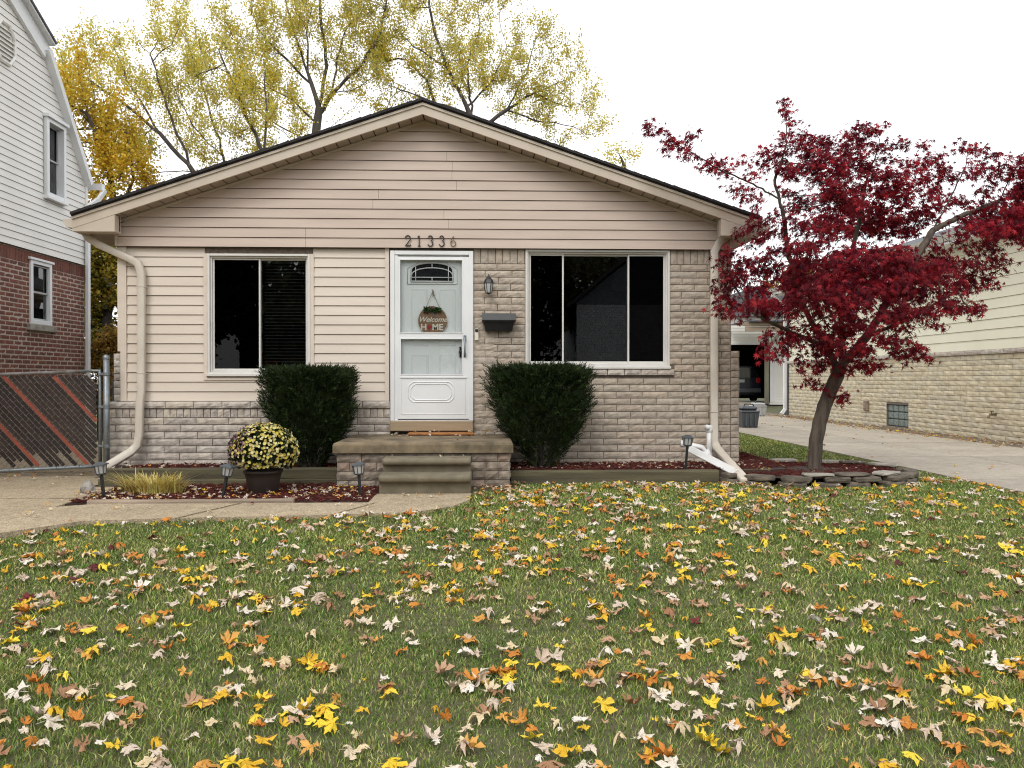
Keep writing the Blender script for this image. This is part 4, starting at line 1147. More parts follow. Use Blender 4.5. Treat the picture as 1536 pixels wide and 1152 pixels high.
for k in range(-34, 44):
    xs0 = gx0 + k * .0805
    r1 = clip_line(xs0, gzb(gx0) - .02, .73, .68)
    if r1:
        (ax, az), (bx, bz) = r1; L = math.hypot(bx - ax, bz - az); n = max(2, int(L / stp * 2)); 
        pts = []
        for i in range(n + 1):
            x = ax + (bx - ax) * i / n; z = az + (bz - az) * i / n
            ph_ = (-.73 * (x - gx0) * -1 + .68 * z) / stp   # crossing count along the wire
            pts.append((x, gY + (-.011 if (int(math.floor(ph_)) + k) % 2 else .012), z))
        mb.tube(pts, .0027, 4, False)
    r2 = clip_line(gx0 + k * .075 + .0375, gzt(gx1) + .02, .68, -.73)
    if r2: mb.tube([(r2[0][0], gY - .003, r2[0][1]), (r2[1][0], gY - .003, r2[1][1])], .0022, 4, False)
put('wire_mesh', mb, M['wire'], gate)
mb = MB(); k = 0; reds = []
dirx, dirz = .68, -.73
for k in range(-30, 44):
    xs0 = gx0 + k * sp * 1.0
    r = clip_line(xs0, gzt(gx1) - .07, dirx, dirz)
    if not r or random.random() < .03: continue
    (xa_, za_), (xb_, zb2) = r
    L = math.hypot(xb_ - xa_, zb2 - za_)
    if L < .12: continue
    hang = random.choice([.03, .06, .12, .2]) * random.uniform(.7, 1.2) if zb2 < gzb(xb_) + .1 else 0
    xb_ -= dirx * hang; zb2 -= dirz * hang
    red = (k % 8 == 3)
    w = .022 if red else .025
    m_ = MB() if red else mb
    # each slat weaves in and out of the wires
    n = max(3, int(L / .06)); nxv = Vector((-dirz, 0, dirx)).normalized(); vs = []
    for i in range(n + 1):
        t = i / n; p_ = Vector((xa_ + (xb_ - xa_) * t, gY - (.004 if red else 0), za_ + (zb2 - za_) * t))
        vs += [p_ - nxv * w, p_ + nxv * w]
    m_.add(vs, [(2 * i, 2 * i + 1, 2 * i + 3, 2 * i + 2) for i in range(n)])
    if red:
        m_.add([tuple(Vector(v) + Vector((0, .002, 0))) for v in vs], [(2 * i, 2 * i + 2, 2 * i + 3, 2 * i + 1) for i in range(n)]); reds.append(m_)
put('slat', mb, M['slat'], gate)
for m_ in reds: put('red_slat', m_, M['red_slat'], gate)
gp = on_y(160, 700, gY - .02)
post = thing('gate_post', 'grey steel gate post with rounded cap at the left corner of the house', 'post', (gp.x, gY - .02, 0))
zt_ = Z(160, 536, gY)
mb = MB(); mb.tube([(gp.x, gY - .02, -.1), (gp.x, gY - .02, zt_)], .036, 14); put('pole', mb, M['steel'], post, True)
mb = MB(); mb.lathe([(.04, 0), (.041, .02), (.036, .035), (.02, .05), (0, .055)], (gp.x, gY - .02, zt_ - .02), 14); put('cap', mb, M['steel'], post, True)
mb = MB()
for z in (zt_ - .22, zt_ - .62, zt_ - 1.1):
    mb = MB(); mb.tube([(gp.x, gY - .02, z), (gp.x, gY - .02, z + .035)], .042, 14); mb.bbox((gx1 - .01, gY - .03, z + .002), (gp.x, gY - .01, z + .03), .004)
    put('hinge', mb, M['steel'], post)

# ------------------------------------------------------------------ LEFT NEIGHBOUR (gambrel end wall)
XL = -7.4
def lp_(px, py): return on_x(px, py, XL)
WN = Wall((XL, 0, 0), (0, 1, 0), (1, 0, 0))
nb = thing('brick_house', 'white sided gambrel house over dark red brick at the left edge', 'house', (XL, 10, 0))
yb = lp_(126, 300).y; zbr = lp_(60, 380).z; zE = lp_(132, 268).z; k1 = lp_(64, 72); yk, zk = k1.y, k1.z
yr = 9.6; zr_ = zk + (yk - yr) * .52
yf_ = 2 * yr - yb
w1 = (lp_(62, 200).y, lp_(91, 200).y, lp_(75, 298).z, lp_(75, 182).z)
w2 = (lp_(44, 450).y, lp_(76, 450).y, lp_(60, 487).z, lp_(60, 392).z)
mb = MB(); wallbody(mb, WN, yf_, yb, -.1, zbr, [w2], .25); put('wall', mb, M['red_mortar'], nb)
mb = MB()
WN2 = Wall((XL + .03, 0, 0), (0, 1, 0), (1, 0, 0))
def gam(z):
    def half(z):
        if z < zE: return yb - yr
        if z < zk: return (yb - yr) + ((yk - yr) - (yb - yr)) * (z - zE) / (zk - zE)
        return max(.01, (yk - yr) * (zr_ - z) / (zr_ - zk))
    return half(z)
def gseg2(z):
    h = gam(z); hs = []
    if w1[2] - .03 < z < w1[3] + .03: hs = [(w1[0] - .02, w1[1] + .02)]
    return cut(yr - h, yr + h, hs) or [(yr - .01, yr + .01)]
lap(mb, WN2, zbr, zr_ - .2, .113, gseg2, lip=.014)
put('siding', mb, M['white_siding'], nb)
mb = MB()
half_poly = [(yf_, zbr), (yb, zbr), (yb, zE), (yk, zk), (yr, zr_), (2 * yr - yk, zk), (yf_, zE)]
wallbody(mb, Wall((XL + .028, 0, 0), (0, 1, 0), (1, 0, 0)), yf_, yb, zbr, zE, [w1], .2)
for (y0, y1) in ((yr, yb), (yf_, yr)):
    pass
mb2 = mb
def strip(z0, z1):
    a0, a1 = gam(z0), gam(z1)
    mb2.prismx([(yr - a0, z0), (yr + a0, z0), (yr + a1, z1), (yr - a1, z1)], XL - .2, XL + .028)
if w1[3] > zE:
    pass
strip(max(zE, w1[3]) + .001, zk); strip(zk + .001, zr_ - .01)
if w1[3] > zE:   # band beside the window head
    a0, a1 = gam(zE), gam(w1[3])
    mb2.prismx([(yr - a0, zE), (w1[0], zE), (w1[0], w1[3]), (yr - a1, w1[3])], XL - .2, XL + .028)
    mb2.prismx([(w1[1], zE), (yr + a0, zE), (yr + a1, w1[3]), (w1[1], w1[3])], XL - .2, XL + .028)
put('gable_wall', mb, M['shadow_gap'], nb)
mb = MB()
brickfield(mb, WN, lp_(0, 400).y - 2.5, yb, -.05, zbr - .22, .0745, .222, [(w2[0], w2[1], w2[2] - .11, w2[3])], d=.002, rough=.0015, g=.0095)
nS = int((yb - (w2[0] - 3)) / .075)
for i in range(nS):
    a = yb - (i + 1) * .075; brick(mb, WN, a, a + .075, zbr - .22, zbr - .02, d=.006, rough=.002, nu=2, nz=3)
put('brick_facing', mb, M['red_brick'], nb)
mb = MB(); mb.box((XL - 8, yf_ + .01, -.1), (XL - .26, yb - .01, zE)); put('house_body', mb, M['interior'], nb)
def side_window(w, parent, sill=False):
    mb = MB(); y0, y1, z0, z1 = w; fw_ = .07
    def b(ya, yb2, za, zb3, d0, d1): mb.bbox((XL + d0, ya, za), (XL + d1, yb2, zb3), .005)
    pr = .10 if not sill else .03
    b(y0, y0 + fw_, z0, z1, -.08, pr); b(y1 - fw_, y1, z0, z1, -.08, pr); b(y0 + fw_, y1 - fw_, z1 - fw_, z1, -.08, pr - .002); b(y0 + fw_, y1 - fw_, z0, z0 + fw_, -.08, pr - .002)
    if not sill: mb.prismx([(y0 - .03, z1), (y1 + .03, z1), (y1 + .03, z1 + .05), (y0 - .03, z1 + .05)], XL + .03, XL + .14)
    if not sill: b(y0 - .02, y1 + .02, z0 - .05, z0 - .001, 0, .13)
    else: b(y0 - .04, y1 + .04, z1 - .01, z1 + .03, 0, .05)
    win = put('window', mb, M['white'], parent)
    zm = (z0 + z1) / 2; mb = MB()
    for (za, zb3, d) in ((z0 + fw_, zm + .015, -.02), (zm - .015, z1 - fw_, .0)):
        mb.box((XL + d - .02, y0 + fw_, za), (XL + d, y0 + fw_ + .03, zb3)); mb.box((XL + d - .02, y1 - fw_ - .03, za), (XL + d, y1 - fw_, zb3))
        mb.box((XL + d - .02, y0 + fw_ + .03, za), (XL + d - .001, y1 - fw_ - .03, za + .03)); mb.box((XL + d - .02, y0 + fw_ + .03, zb3 - .03), (XL + d - .001, y1 - fw_ - .03, zb3))
    put('sash', mb, M['lightgrey'], win)
    mb = MB(); mb.box((XL - .035, y0 + fw_, z0 + fw_), (XL - .03, y1 - fw_, z1 - fw_)); put('glass', mb, M['glass'], win)
    mb = MB(); mb.box((XL - .255, y0 - .1, z0 - .1), (XL - .25, y1 + .1, z1 + .1)); put('dark_curtain', mb, M['blind'], win)
side_window(w1, nb); side_window(w2, nb, True)
mb = MB(); mb.bbox((XL - .02, w2[0] - .08, w2[2] - .11), (XL + .06, w2[1] + .1, w2[2] - .002), .01); put('stone_sill', mb, M['flag_pale'], nb)
# gable vent
vc = lp_(2, 64); mb = MB(); rv = .26
pts = [(vc.y + rv * math.cos(PI / 8 + PI / 4 * i), vc.z + rv * 1.25 * math.sin(PI / 8 + PI / 4 * i)) for i in range(8)]
mb.tube([(XL + .06, a, b) for a, b in pts + pts[:1]], .03, 6)
for i in range(8):
    z = vc.z - .26 + i * .07; hw2 = rv * (.95 if abs(z - vc.z) < .16 else .62)
    mb.add([(XL + .045, vc.y - hw2, z), (XL + .045, vc.y + hw2, z), (XL + .075, vc.y + hw2, z - .035), (XL + .075, vc.y - hw2, z - .035)], [(0, 1, 2, 3)])
mb.prismx(pts, XL + .03, XL + .042)
put('gable_vent', mb, M['white_siding'], nb)
# roof & rake boards
mbR = MB(); mbF = MB()
def rake(p0, p1, wd, x0, x1, m_, offn=0.0):
    d = Vector((p1[0] - p0[0], p1[1] - p0[1])).normalized(); nrm = Vector((-d.y, d.x)) if (Vector((-d.y, d.x)).y > 0) else Vector((d.y, -d.x))
    a, b = Vector(p0) + nrm * offn, Vector(p1) + nrm * offn
    m_.prismx([tuple(a), tuple(b), tuple(b + nrm * wd), tuple(a + nrm * wd)], x0, x1)
segs_ = [((yb + .05, zE - .1), (yk, zk)), ((yk, zk), (yr, zr_)), ((yr, zr_), (2 * yr - yk, zk)), ((2 * yr - yk, zk), (yf_ - .05, zE - .1))]
for i, (a, b) in enumerate(segs_):
    steep = i in (0, 3)
    rake(a, b, .10 if steep else .30, XL + .03, XL + .16 if steep else XL + .1, mbF, -.12 if steep else -.22)
    rake(a, b, .035, XL - 8, XL + (.12 if steep else .22), mbR, -.02 if steep else .085)
    if not steep: rake(a, b, .03, XL + .1, XL + .2, mbF, .05)
put('roof', mbR, M['grey_shingle'], nb); put('rake_board', mbF, M['white'], nb)
mb = MB(); e_ = lp_(135, 275); mb.prismx([(e_.y + .02, e_.z), (e_.y + .16, e_.z + .01), (e_.y + .15, e_.z - .09), (e_.y + .03, e_.z - .12)], XL - 7, XL + .2); put('gutter', mb, M['white'], nb)
mb = MB(); mb.sweep([(XL + .22, e_.y + .12, e_.z - .1), (XL + .16, e_.y + .0, e_.z - .3), (XL + .1, yb - .06, e_.z - .5), (XL + .09, yb - .07, -.05)], .085, .06, (1, 0, 0)); 
put('downspout', mb, M['white'], nb)
mb = MB(); mb.box((XL + .0, yb - .04, zbr), (XL + .055, yb + .03, zE)); put('corner_trim', mb, M['white_siding'], nb)

# ------------------------------------------------------------------ RIGHT NEIGHBOUR
XR = 9.92
def rp_(px, py): return on_x(px, py, XR)
WY = Wall((XR, 0, 0), (0, 1, 0), (-1, 0, 0))
yn = thing('yellow_brick_house', 'long yellow brick and siding house beyond the driveway on the right', 'house', (XR, 18, 0))
y1_ = rp_(1180, 600).y; y0_ = 11.5
zcap = rp_(1460, 527).z; zeave = rp_(1500, 353).z
gb = (rp_(1363, 620).y, rp_(1330, 620).y, rp_(1346, 640).z, rp_(1346, 607).z)
mb = MB(); wallbody(mb, WY, y0_, y1_, -.1, zeave, [gb], .25); put('wall', mb, M['mortar'], yn)
mb = MB(); brickfield(mb, WY, y0_, y1_, 0, zcap - .075, .104, .40, [(gb[0], gb[1], gb[2], gb[3])], nu=3, nz=2, rough=.008); put('brick_facing', mb, M['yellow_brick'], yn)
mb = MB(); course(mb, WY, y0_, y1_, zcap - .075, zcap + .02, .6, 0, d=.05, nu=6, rough=.01); put('stone_ledge', mb, M['brick_grey'], yn)
mb = MB(); lap(mb, WY, zcap + .02, zeave, .205, lambda z: [(y0_, y1_)], lip=.02); put('siding', mb, M['yellow_siding'], yn)
mb = MB(); mb.box((XR + .26, y0_, -.1), (XR + 7, y1_, zeave - .05)); put('house_body', mb, M['yellow_siding'], yn)
mb = MB(); mb.box((XR - .42, y0_ - .4, zeave), (XR, y1_ + .3, zeave + .02)); mb.box((XR - .45, y0_ - .4, zeave), (XR - .42, y1_ + .3, zeave + .16)); put('soffit', mb, M['white'], yn)
mb = MB(); mb.prism([(XR - .47, zeave + .05), (XR - .60, zeave + .17), (XR - .47, zeave + .17)], y0_ - .4, y1_ + .3); put('gutter', mb, M['white'], yn)
mb = MB(); mb.prism([(XR - .5, zeave + .17), (XR + 3.6, zeave + 1.62), (XR + 8, zeave + .17), (XR + 8, zeave + .13), (XR + 3.6, zeave + 1.57), (XR - .5, zeave + .13)], y0_ - .4, y1_ + .3)
put('roof', mb, M['grey_shingle'], yn)
mb = MB(); n = 4; hgt = (gb[3] - gb[2]) / 3; wdt = (gb[1] - gb[0]) / n
for i in range(n):
    for j in range(3): mb.bbox((XR + .03, gb[0] + i * wdt + .006, gb[2] + j * hgt + .006), (XR + .1, gb[0] + (i + 1) * wdt - .006, gb[2] + (j + 1) * hgt - .006), .02)
put('glass_block_window', mb, M['glassblock'], yn)
mb = MB(); mb.box((XR - .06, gb[0] - .05, gb[2] - .05), (XR, gb[1] + .05, gb[2] - .005)); mb.box((XR + .1, gb[0], gb[2]), (XR + .12, gb[1], gb[3])); put('window_ledge', mb, M['oldboard'], yn)
q = rp_(1302, 607); mb = MB(); mb.bbox((XR - .09, q.y - .09, q.z - .16), (XR - .01, q.y + .09, q.z + .12), .02); mb.box((XR - .1, q.y - .05, q.z - .1), (XR - .091, q.y + .05, q.z - .02)); put('outlet_box', mb, M['oldboard'], yn)
q = rp_(1495, 622); mb = MB(); mb.tube([(XR, q.y, q.z), (XR - .13, q.y, q.z), (XR - .17, q.y, q.z - .06)], .022, 8); mb.tube([(XR - .1, q.y, q.z), (XR - .1, q.y, q.z + .07)], .012, 6); mb.tube([(XR - .1, q.y - .05, q.z + .07), (XR - .1, q.y + .05, q.z + .07)], .014, 6); put('spigot', mb, M['brass'], yn)
mb = MB(); mb.sweep([(XR - .5, y1_ + .05, zeave), (XR - .1, y1_ - .1, zeave - .4), (XR - .09, y1_ - .1, .2), (XR - .3, y1_ - .3, .05)], .1, .08, (0, 1, 0)); put('downspout', mb, M['white'], yn)
mb = MB(); mb.box((XR - .05, y1_ - .22, .0), (XR - .02, y1_ + .05, zeave)); put('corner_board', mb, M['plastic_grey'], yn)

# ------------------------------------------------------------------ garage, carport, car, bins
GY = 34.0; gf = .145
ga0, ga1 = on_y(1085, 500, GY).x, on_y(1155, 500, GY).x; gzh = on_y(1120, 517, GY).z
gend = on_y(1196, 500, GY).x + 1.5
gar = thing('garage', 'white sided garage with an open dark doorway at the end of the driveway', 'garage', ((ga0 + ga1) / 2, GY, gf))
WGa = Wall((0, GY, 0), (1, 0, 0), (0, -1, 0)); hole = (ga0 - 1.2, ga1, gf - .2, gzh)
mb = MB(); wallbody(mb, WGa, ga0 - 2, gend, gf - .1, 4.1, [hole], .15); put('wall', mb, M['white_siding'], gar)
mb = MB(); lap(mb, WGa, gf, 4.1, .13, lambda z: cut(ga0 - 2, gend, [(hole[0], hole[1])] if z < gzh else []), lip=.015); put('siding', mb, M['white_siding'], gar)
mb = MB(); mb.box((hole[1], GY - .04, gf), (hole[1] + .12, GY + .1, gzh)); mb.box((hole[0], GY - .04, gzh), (hole[1] + .12, GY + .1, gzh + .12)); put('door_frame', mb, M['white'], gar)
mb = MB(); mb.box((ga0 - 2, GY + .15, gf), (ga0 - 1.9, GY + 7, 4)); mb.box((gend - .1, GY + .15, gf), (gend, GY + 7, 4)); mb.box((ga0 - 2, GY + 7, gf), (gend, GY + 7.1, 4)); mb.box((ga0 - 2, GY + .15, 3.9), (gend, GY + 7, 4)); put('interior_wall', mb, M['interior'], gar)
mb = MB(); xm2 = (ga0 - 2 + gend) / 2; hw3 = (gend - ga0 + 2) / 2 + .3
mb.prism([(xm2 - hw3, 4.05), (xm2, 4.05 + hw3 * .33), (xm2 + hw3, 4.05), (xm2 + hw3, 3.95), (xm2 - hw3, 3.95)], GY - .3, GY + 7.3); put('roof', mb, M['grey_shingle'], gar)
cpY = 31.5
cp = on_y(1150, 605, cpY)
car_p = thing('carport', 'weathered wooden carport post with brace and beam beside the garage', 'carport', (cp.x, cpY, .14))
mb = MB(); mb.bbox((cp.x - .075, cpY - .07, .14), (cp.x + .075, cpY + .07, on_y(1150, 498, cpY).z), .01); put('post', mb, M['post_wood'], car_p)
mb = MB(); t0, t1 = on_y(1151, 525, cpY), on_y(1172, 497, cpY); mb.sweep([t0, t1], .11, .09); put('brace', mb, M['post_wood'], car_p)
mb = MB()
zb_ = on_y(1150, 497, cpY).z
mb.bbox((cp.x - .9, cpY - .06, zb_), (on_y(1190, 490, cpY).x + 1, cpY + .06, zb_ + .2), .01)
mb.bbox((on_y(1113, 487, cpY).x, cpY - .1, zb_ + .21), (on_y(1190, 490, cpY).x + 1, cpY - .02, zb_ + .38), .02)
put('beam', mb, M['oldboard'], car_p)
mb = MB(); mb.box((cp.x - .8, cpY - .3, zb_ + .39), (on_y(1190, 490, cpY).x + 1, GY - .35, zb_ + .45)); put('roof', mb, M['grey_shingle'], car_p)

cxr = on_y(1142, 560, 35.3).x
suv = thing('parked_car', 'dark blue SUV seen from behind inside the open garage', 'car', (cxr - .95, 35.3, gf))
mb = MB()
def suvsec(y, w, zb2, zs, zt2, wt):
    return [(-w, y, zb2 + .1), (-w, y, zs), (-wt, y, zt2 - .08), (-wt + .1, y, zt2), (wt - .1, y, zt2), (wt, y, zt2 - .08), (w, y, zs), (w, y, zb2 + .1), (w - .1, y, zb2), (-w + .1, y, zb2)]
secs = [suvsec(0, .84, .38, 1.0, 1.05, .82), suvsec(.04, .93, .3, 1.05, 1.62, .66), suvsec(.5, .95, .28, 1.1, 1.74, .66), suvsec(2.4, .95, .28, 1.08, 1.72, .66), suvsec(3.3, .95, .28, 1.02, 1.08, .8), suvsec(4.5, .88, .32, .85, .9, .75)]
vs = [p for s_ in secs for p in s_]; mb.add(vs, [(i * 10 + k, i * 10 + (k + 1) % 10, (i + 1) * 10 + (k + 1) % 10, (i + 1) * 10 + k) for i in range(5) for k in range(10)] + [tuple(range(9, -1, -1)), tuple(range(50, 60))])
mb.build('body', M['carpaint'], suv)
mb = MB(); mb.add([(-.78, .0, 1.1), (.78, .0, 1.1), (.64, .02, 1.56), (-.64, .02, 1.56)], [(0, 1, 2, 3)]); mb.build('rear_window', M['glass'], suv)
mb = MB(); mb.bbox((-.92, -.1, .4), (.92, .03, .62), .04); mb.build('bumper', M['plastic_grey'], suv)
mb = MB(); mb.box((-.16, -.03, .88), (.16, -.015, 1.02)); mb.build('number_plate', M['lightgrey'], suv)
for sx in (-1, 1):
    mb = MB(); mb.bbox((sx * .92, -.02, .85), (sx * .7, .04, 1.1), .02); mb.build('tail_light', M['redlens'], suv)
    for yy in (.8, 3.6):
        mb = MB(); mb.tube([(sx * .75, yy, .34), (sx * .96, yy, .34)], .34, 18); w_ = mb.build('wheel', M['black'], suv)
# recycling tote
def tote(px, py, Y, wpx, hm, mat, label):
    q = on_y(px, py, Y); q.z = .008; w = wpx / FPX * Y / 2
    T = thing('recycling_tote', label, 'storage bin', tuple(q))
    mb = MB(); mb.add([(-w * .8, -.2, 0), (w * .8, -.2, 0), (w * .8, .2, 0), (-w * .8, .2, 0), (-w * .95, -.24, hm * .72), (w * .95, -.24, hm * .72), (w * .95, .24, hm * .72), (-w * .95, .24, hm * .72)],
                      [(3, 2, 1, 0), (0, 1, 5, 4), (1, 2, 6, 5), (2, 3, 7, 6), (3, 0, 4, 7)])
    for s_ in (-.5, 0, .5): mb.box((s_ * w - .02, -.25, .04), (s_ * w + .02, -.2, hm * .68))
    mb.build('tub', mat, T)
    mb = MB(); mb.bbox((-w, -.27, hm * .7), (w, .27, hm * .8), .02); mb.bbox((-w * .85, -.22, hm * .8), (w * .85, .22, hm), .05); mb.build('lid', mat, T)
    mb = MB(); mb.tube([(-.12, -.1, hm), (-.1, -.1, hm + .05), (.1, -.1, hm + .05), (.12, -.1, hm)], .015, 6); mb.build('handle', M['black'], T)
    return T
tote(1121, 640, 18.8, 28, .52, M['plastic_grey'], 'dark grey lidded plastic tote standing on the concrete behind the house corner')
tote(1137, 622, 24.5, 20, .42, M['lightgrey'], 'pale grey low plastic tote behind the dark grey tote')

# ------------------------------------------------------------------ TREES
def grow(limbs, att, step, di, dk, seed, grav=0.0, maxit=160):
    rg = np.random.default_rng(seed)
    pos = []; par = []; first = {}
    for limb in limbs:
        prev = None
        for j, p in enumerate(limb):
            p = np.array(p, float)
            if j == 0:
                if pos:
                    d = np.linalg.norm(np.array(pos) - p, axis=1); prev = int(d.argmin())
                    if d[prev] < step * .6: continue
                else:
                    pos.append(p); par.append(-1); prev = 0; continue
            a = pos[prev]; L = np.linalg.norm(p - a); n = max(1, int(L / step))
            for k in range(1, n + 1):
                q = a + (p - a) * k / n + (rg.normal(0, step * .08, 3) if k < n else 0); pos.append(q); par.append(prev); prev = len(pos) - 1
    A = np.array(att); nP = np.array(pos)
    d = np.full(len(A), 1e9); nr = np.zeros(len(A), int)
    def upd(start):
        nonlocal d, nr
        for s0 in range(start, len(pos), 400):
            Q = np.array(pos[s0:s0 + 400]); dd = np.linalg.norm(A[:, None] - Q[None], axis=2); m = dd.argmin(1); dm = dd[np.arange(len(A)), m]
            b = dm < d; d[b] = dm[b]; nr[b] = m[b] + s0
    upd(0); alive = d > dk
    for it in range(maxit):
        act = alive & (d < di)
        if not act.any():
            if not alive.any(): break
            act = alive & (d <= np.sort(d[alive])[min(20, alive.sum() - 1)])
        idx = np.nonzero(act)[0]; nodes = nr[idx]; start = len(pos)
        for nd in np.unique(nodes):
            sel = idx[nodes == nd]; v = A[sel] - pos[nd]; v /= np.linalg.norm(v, axis=1, keepdims=True) + 1e-9
            s = v.sum(0); s /= np.linalg.norm(s) + 1e-9
            if par[nd] >= 0:
                pd = pos[nd] - pos[par[nd]]; pd /= np.linalg.norm(pd) + 1e-9; s = s + pd * .35
            s = s + rg.normal(0, .16, 3) + np.array([0, 0, grav]); s /= np.linalg.norm(s) + 1e-9
            pos.append(pos[nd] + s * step); par.append(int(nd))
        upd(start); alive &= d > dk
        if len(pos) > 22000: break
    return np.array(pos), np.array(par)

def tree_mesh(pos, par, tip, ex, rmax_at_root=None, name='trunk', mat=None, parent=None):
    n = len(pos); acc = np.zeros(n); r = np.zeros(n); kids = [[] for _ in range(n)]
    for i in range(n):
        if par[i] >= 0: kids[par[i]].append(i)
    for i in range(n - 1, -1, -1):
        r[i] = tip if not kids[i] else acc[i] ** (1 / ex)
        if par[i] >= 0: acc[par[i]] += r[i] ** ex
    if rmax_at_root:
        k = math.log(rmax_at_root / tip) / math.log(r[0] / tip); r = tip * (r / tip) ** k
    mb = MB(); starts = [0]; done = []
    main = [-1] * n
    for i in range(n):
        if kids[i]: main[i] = max(kids[i], key=lambda c: r[c])
    for i in range(n):
        for c in kids[i]:
            if c != main[i]: starts.append(c)
    for s in starts:
        ch = [s]; 
        while main[ch[-1]] >= 0: ch.append(main[ch[-1]])
        pts = [pos[i] for i in ch]; rs = [r[i] for i in ch]
        if par[s] >= 0: pts.insert(0, pos[par[s]]); rs.insert(0, rs[0])
        if len(pts) < 2: continue
        sides = 10 if rs[0] > .06 else 6 if rs[0] > .015 else 3
        mb.tube([tuple(p) for p in pts], rs, sides, False)
    return put(name, mb, mat, parent, True), r, kids

def sample_env(ells, Y, density, seed, dscale=.8, yoff=None):
    """ells: (cx, cy, rx, ry[, dY]) in photo measure at distance Y"""
    rg = np.random.default_rng(seed); out = []
    k = Y / FPX
    for e in ells:
        cx, cy, rx, ry = e[:4]; dy = e[4] if len(e) > 4 else 0
        c = on_y(cx, cy, Y + dy); a, b = rx * k, ry * k; dd = (a * b) ** .5 * dscale
        vol = 4.19 * a * b * dd; n = max(6, int(vol * density))
        u = rg.normal(size=(n, 3)); u /= np.linalg.norm(u, axis=1, keepdims=True); u *= rg.uniform(0, 1, (n, 1)) ** (1 / 3)
        out.append(np.array(c) + u * np.array([a, dd, b]))
    return np.concatenate(out)

# Japanese maple
YM = 9.25
tb = on_y(1222, 703, YM); 
def mp(px, py, dy=0): return tuple(on_y(px, py, YM + dy))
limbs = [[(tb.x - .0, YM, .02), mp(1224, 660), mp(1236, 610), mp(1252, 572), mp(1262, 550)],
         [mp(1258, 556), mp(1240, 520, .1), mp(1215, 480, .15), mp(1195, 430, .1), mp(1180, 370), mp(1176, 320, -.1), mp(1168, 298, -.15), mp(1130, 276, -.2), mp(1080, 255, -.25), mp(1030, 225, -.3), mp(992, 200, -.3)],
         [mp(1176, 325, -.1), mp(1162, 270), mp(1180, 215), mp(1180, 165)],
         [mp(1262, 550), mp(1300, 505, -.15), mp(1330, 455, -.2), mp(1365, 400, -.1), mp(1400, 345, 0), mp(1432, 285, .1), mp(1450, 245, .1)],
         [mp(1400, 345), mp(1440, 325, .1), mp(1500, 300, .2)],
         [mp(1262, 552), mp(1262, 500, .3), mp(1265, 440, .4), mp(1285, 350, .4), mp(1300, 270, .3), mp(1320, 215, .2)],
         [mp(1240, 520, .1), mp(1190, 500, -.3), mp(1130, 470, -.5)],
         [mp(1300, 505, -.15), mp(1360, 480, -.5), mp(1430, 440, -.7)],
         [mp(1262, 500, .3), mp(1230, 440, .8), mp(1210, 380, 1.0)]]
pads = [(985, 192, 26, 13, -.3), (1030, 222, 38, 20, -.3), (1060, 240, 26, 16, -.2), (1080, 248, 38, 20, -.25), (1110, 285, 18, 14, -.2), (1118, 262, 22, 14, -.2), (1180, 165, 14, 20), (1190, 205, 30, 26), (1152, 232, 28, 18), (1225, 225, 35, 25, .1), (1215, 262, 45, 20, -.1),
        (1290, 200, 45, 16, .2), (1265, 235, 50, 28, .1), (1330, 225, 30, 18, .2), (1380, 250, 32, 16, .1), (1400, 225, 24, 11, .1), (1450, 222, 30, 14, .1), (1490, 235, 30, 14, .2), (1520, 262, 36, 22, .2), (1470, 262, 28, 16, -.1), (1500, 310, 45, 34, 0), (1560, 300, 50, 50, .1),
        (1315, 290, 75, 32, 0), (1250, 300, 55, 28, -.3), (1330, 335, 70, 26, .5), (1205, 305, 32, 20, .2), (1140, 352, 45, 22, 0), (1225, 345, 48, 22, -.3), (1470, 352, 50, 26, -.3), (1400, 388, 50, 24, .2),
        (1115, 408, 45, 30, -.4), (1185, 395, 50, 34, -.5), (1100, 458, 38, 24, -.4), (1250, 395, 55, 32, -.6), (1320, 395, 60, 36, -.5), (1385, 420, 55, 30, -.6), (1450, 415, 48, 26, -.3), (1490, 395, 28, 18, -.3),
        (1165, 455, 55, 32, -.5), (1240, 455, 60, 34, -.7), (1310, 460, 60, 34, -.7), (1375, 465, 50, 28, -.6), (1425, 458, 40, 22, -.4), (1200, 510, 50, 22, -.4), (1160, 535, 34, 12, -.3), (1275, 515, 50, 26, -.6), (1335, 510, 45, 24, -.6), (1375, 535, 32, 14, -.5), (1310, 550, 45, 14, -.4), (1220, 555, 28, 16, -.3), (1262, 595, 16, 12, -.1), (1215, 575, 22, 8, -.1),
        (1280, 330, 70, 30, .9), (1220, 420, 60, 40, .8), (1340, 420, 70, 40, .8), (1420, 300, 30, 16, .8)]
pads += [(1530, 330, 40, 40, 0), (1545, 260, 40, 35, .1), (1500, 345, 35, 22, -.2), (1090, 380, 22, 18, -.4), (1085, 425, 24, 18, -.4), (1420, 260, 30, 18, .2), (1350, 262, 40, 18, -.3), (1240, 250, 45, 22, -.3), (1110, 300, 14, 10, -.2), (1200, 240, 40, 22, .1)]
att = sample_env(pads, YM, 420, 5, 1.0)
mt = thing('japanese_maple', 'crimson leaved Japanese maple with a leaning bare trunk in the flagstone ring', 'tree', (tb.x, YM, 0))
pos, par = grow(limbs, att, .06, .5, .07, 2)
trunk, r, kids = tree_mesh(pos, par, .0019, 2.15, .082, 'trunk', M['bark_maple'], mt)
print('maple nodes', len(pos), 'root', r[0])
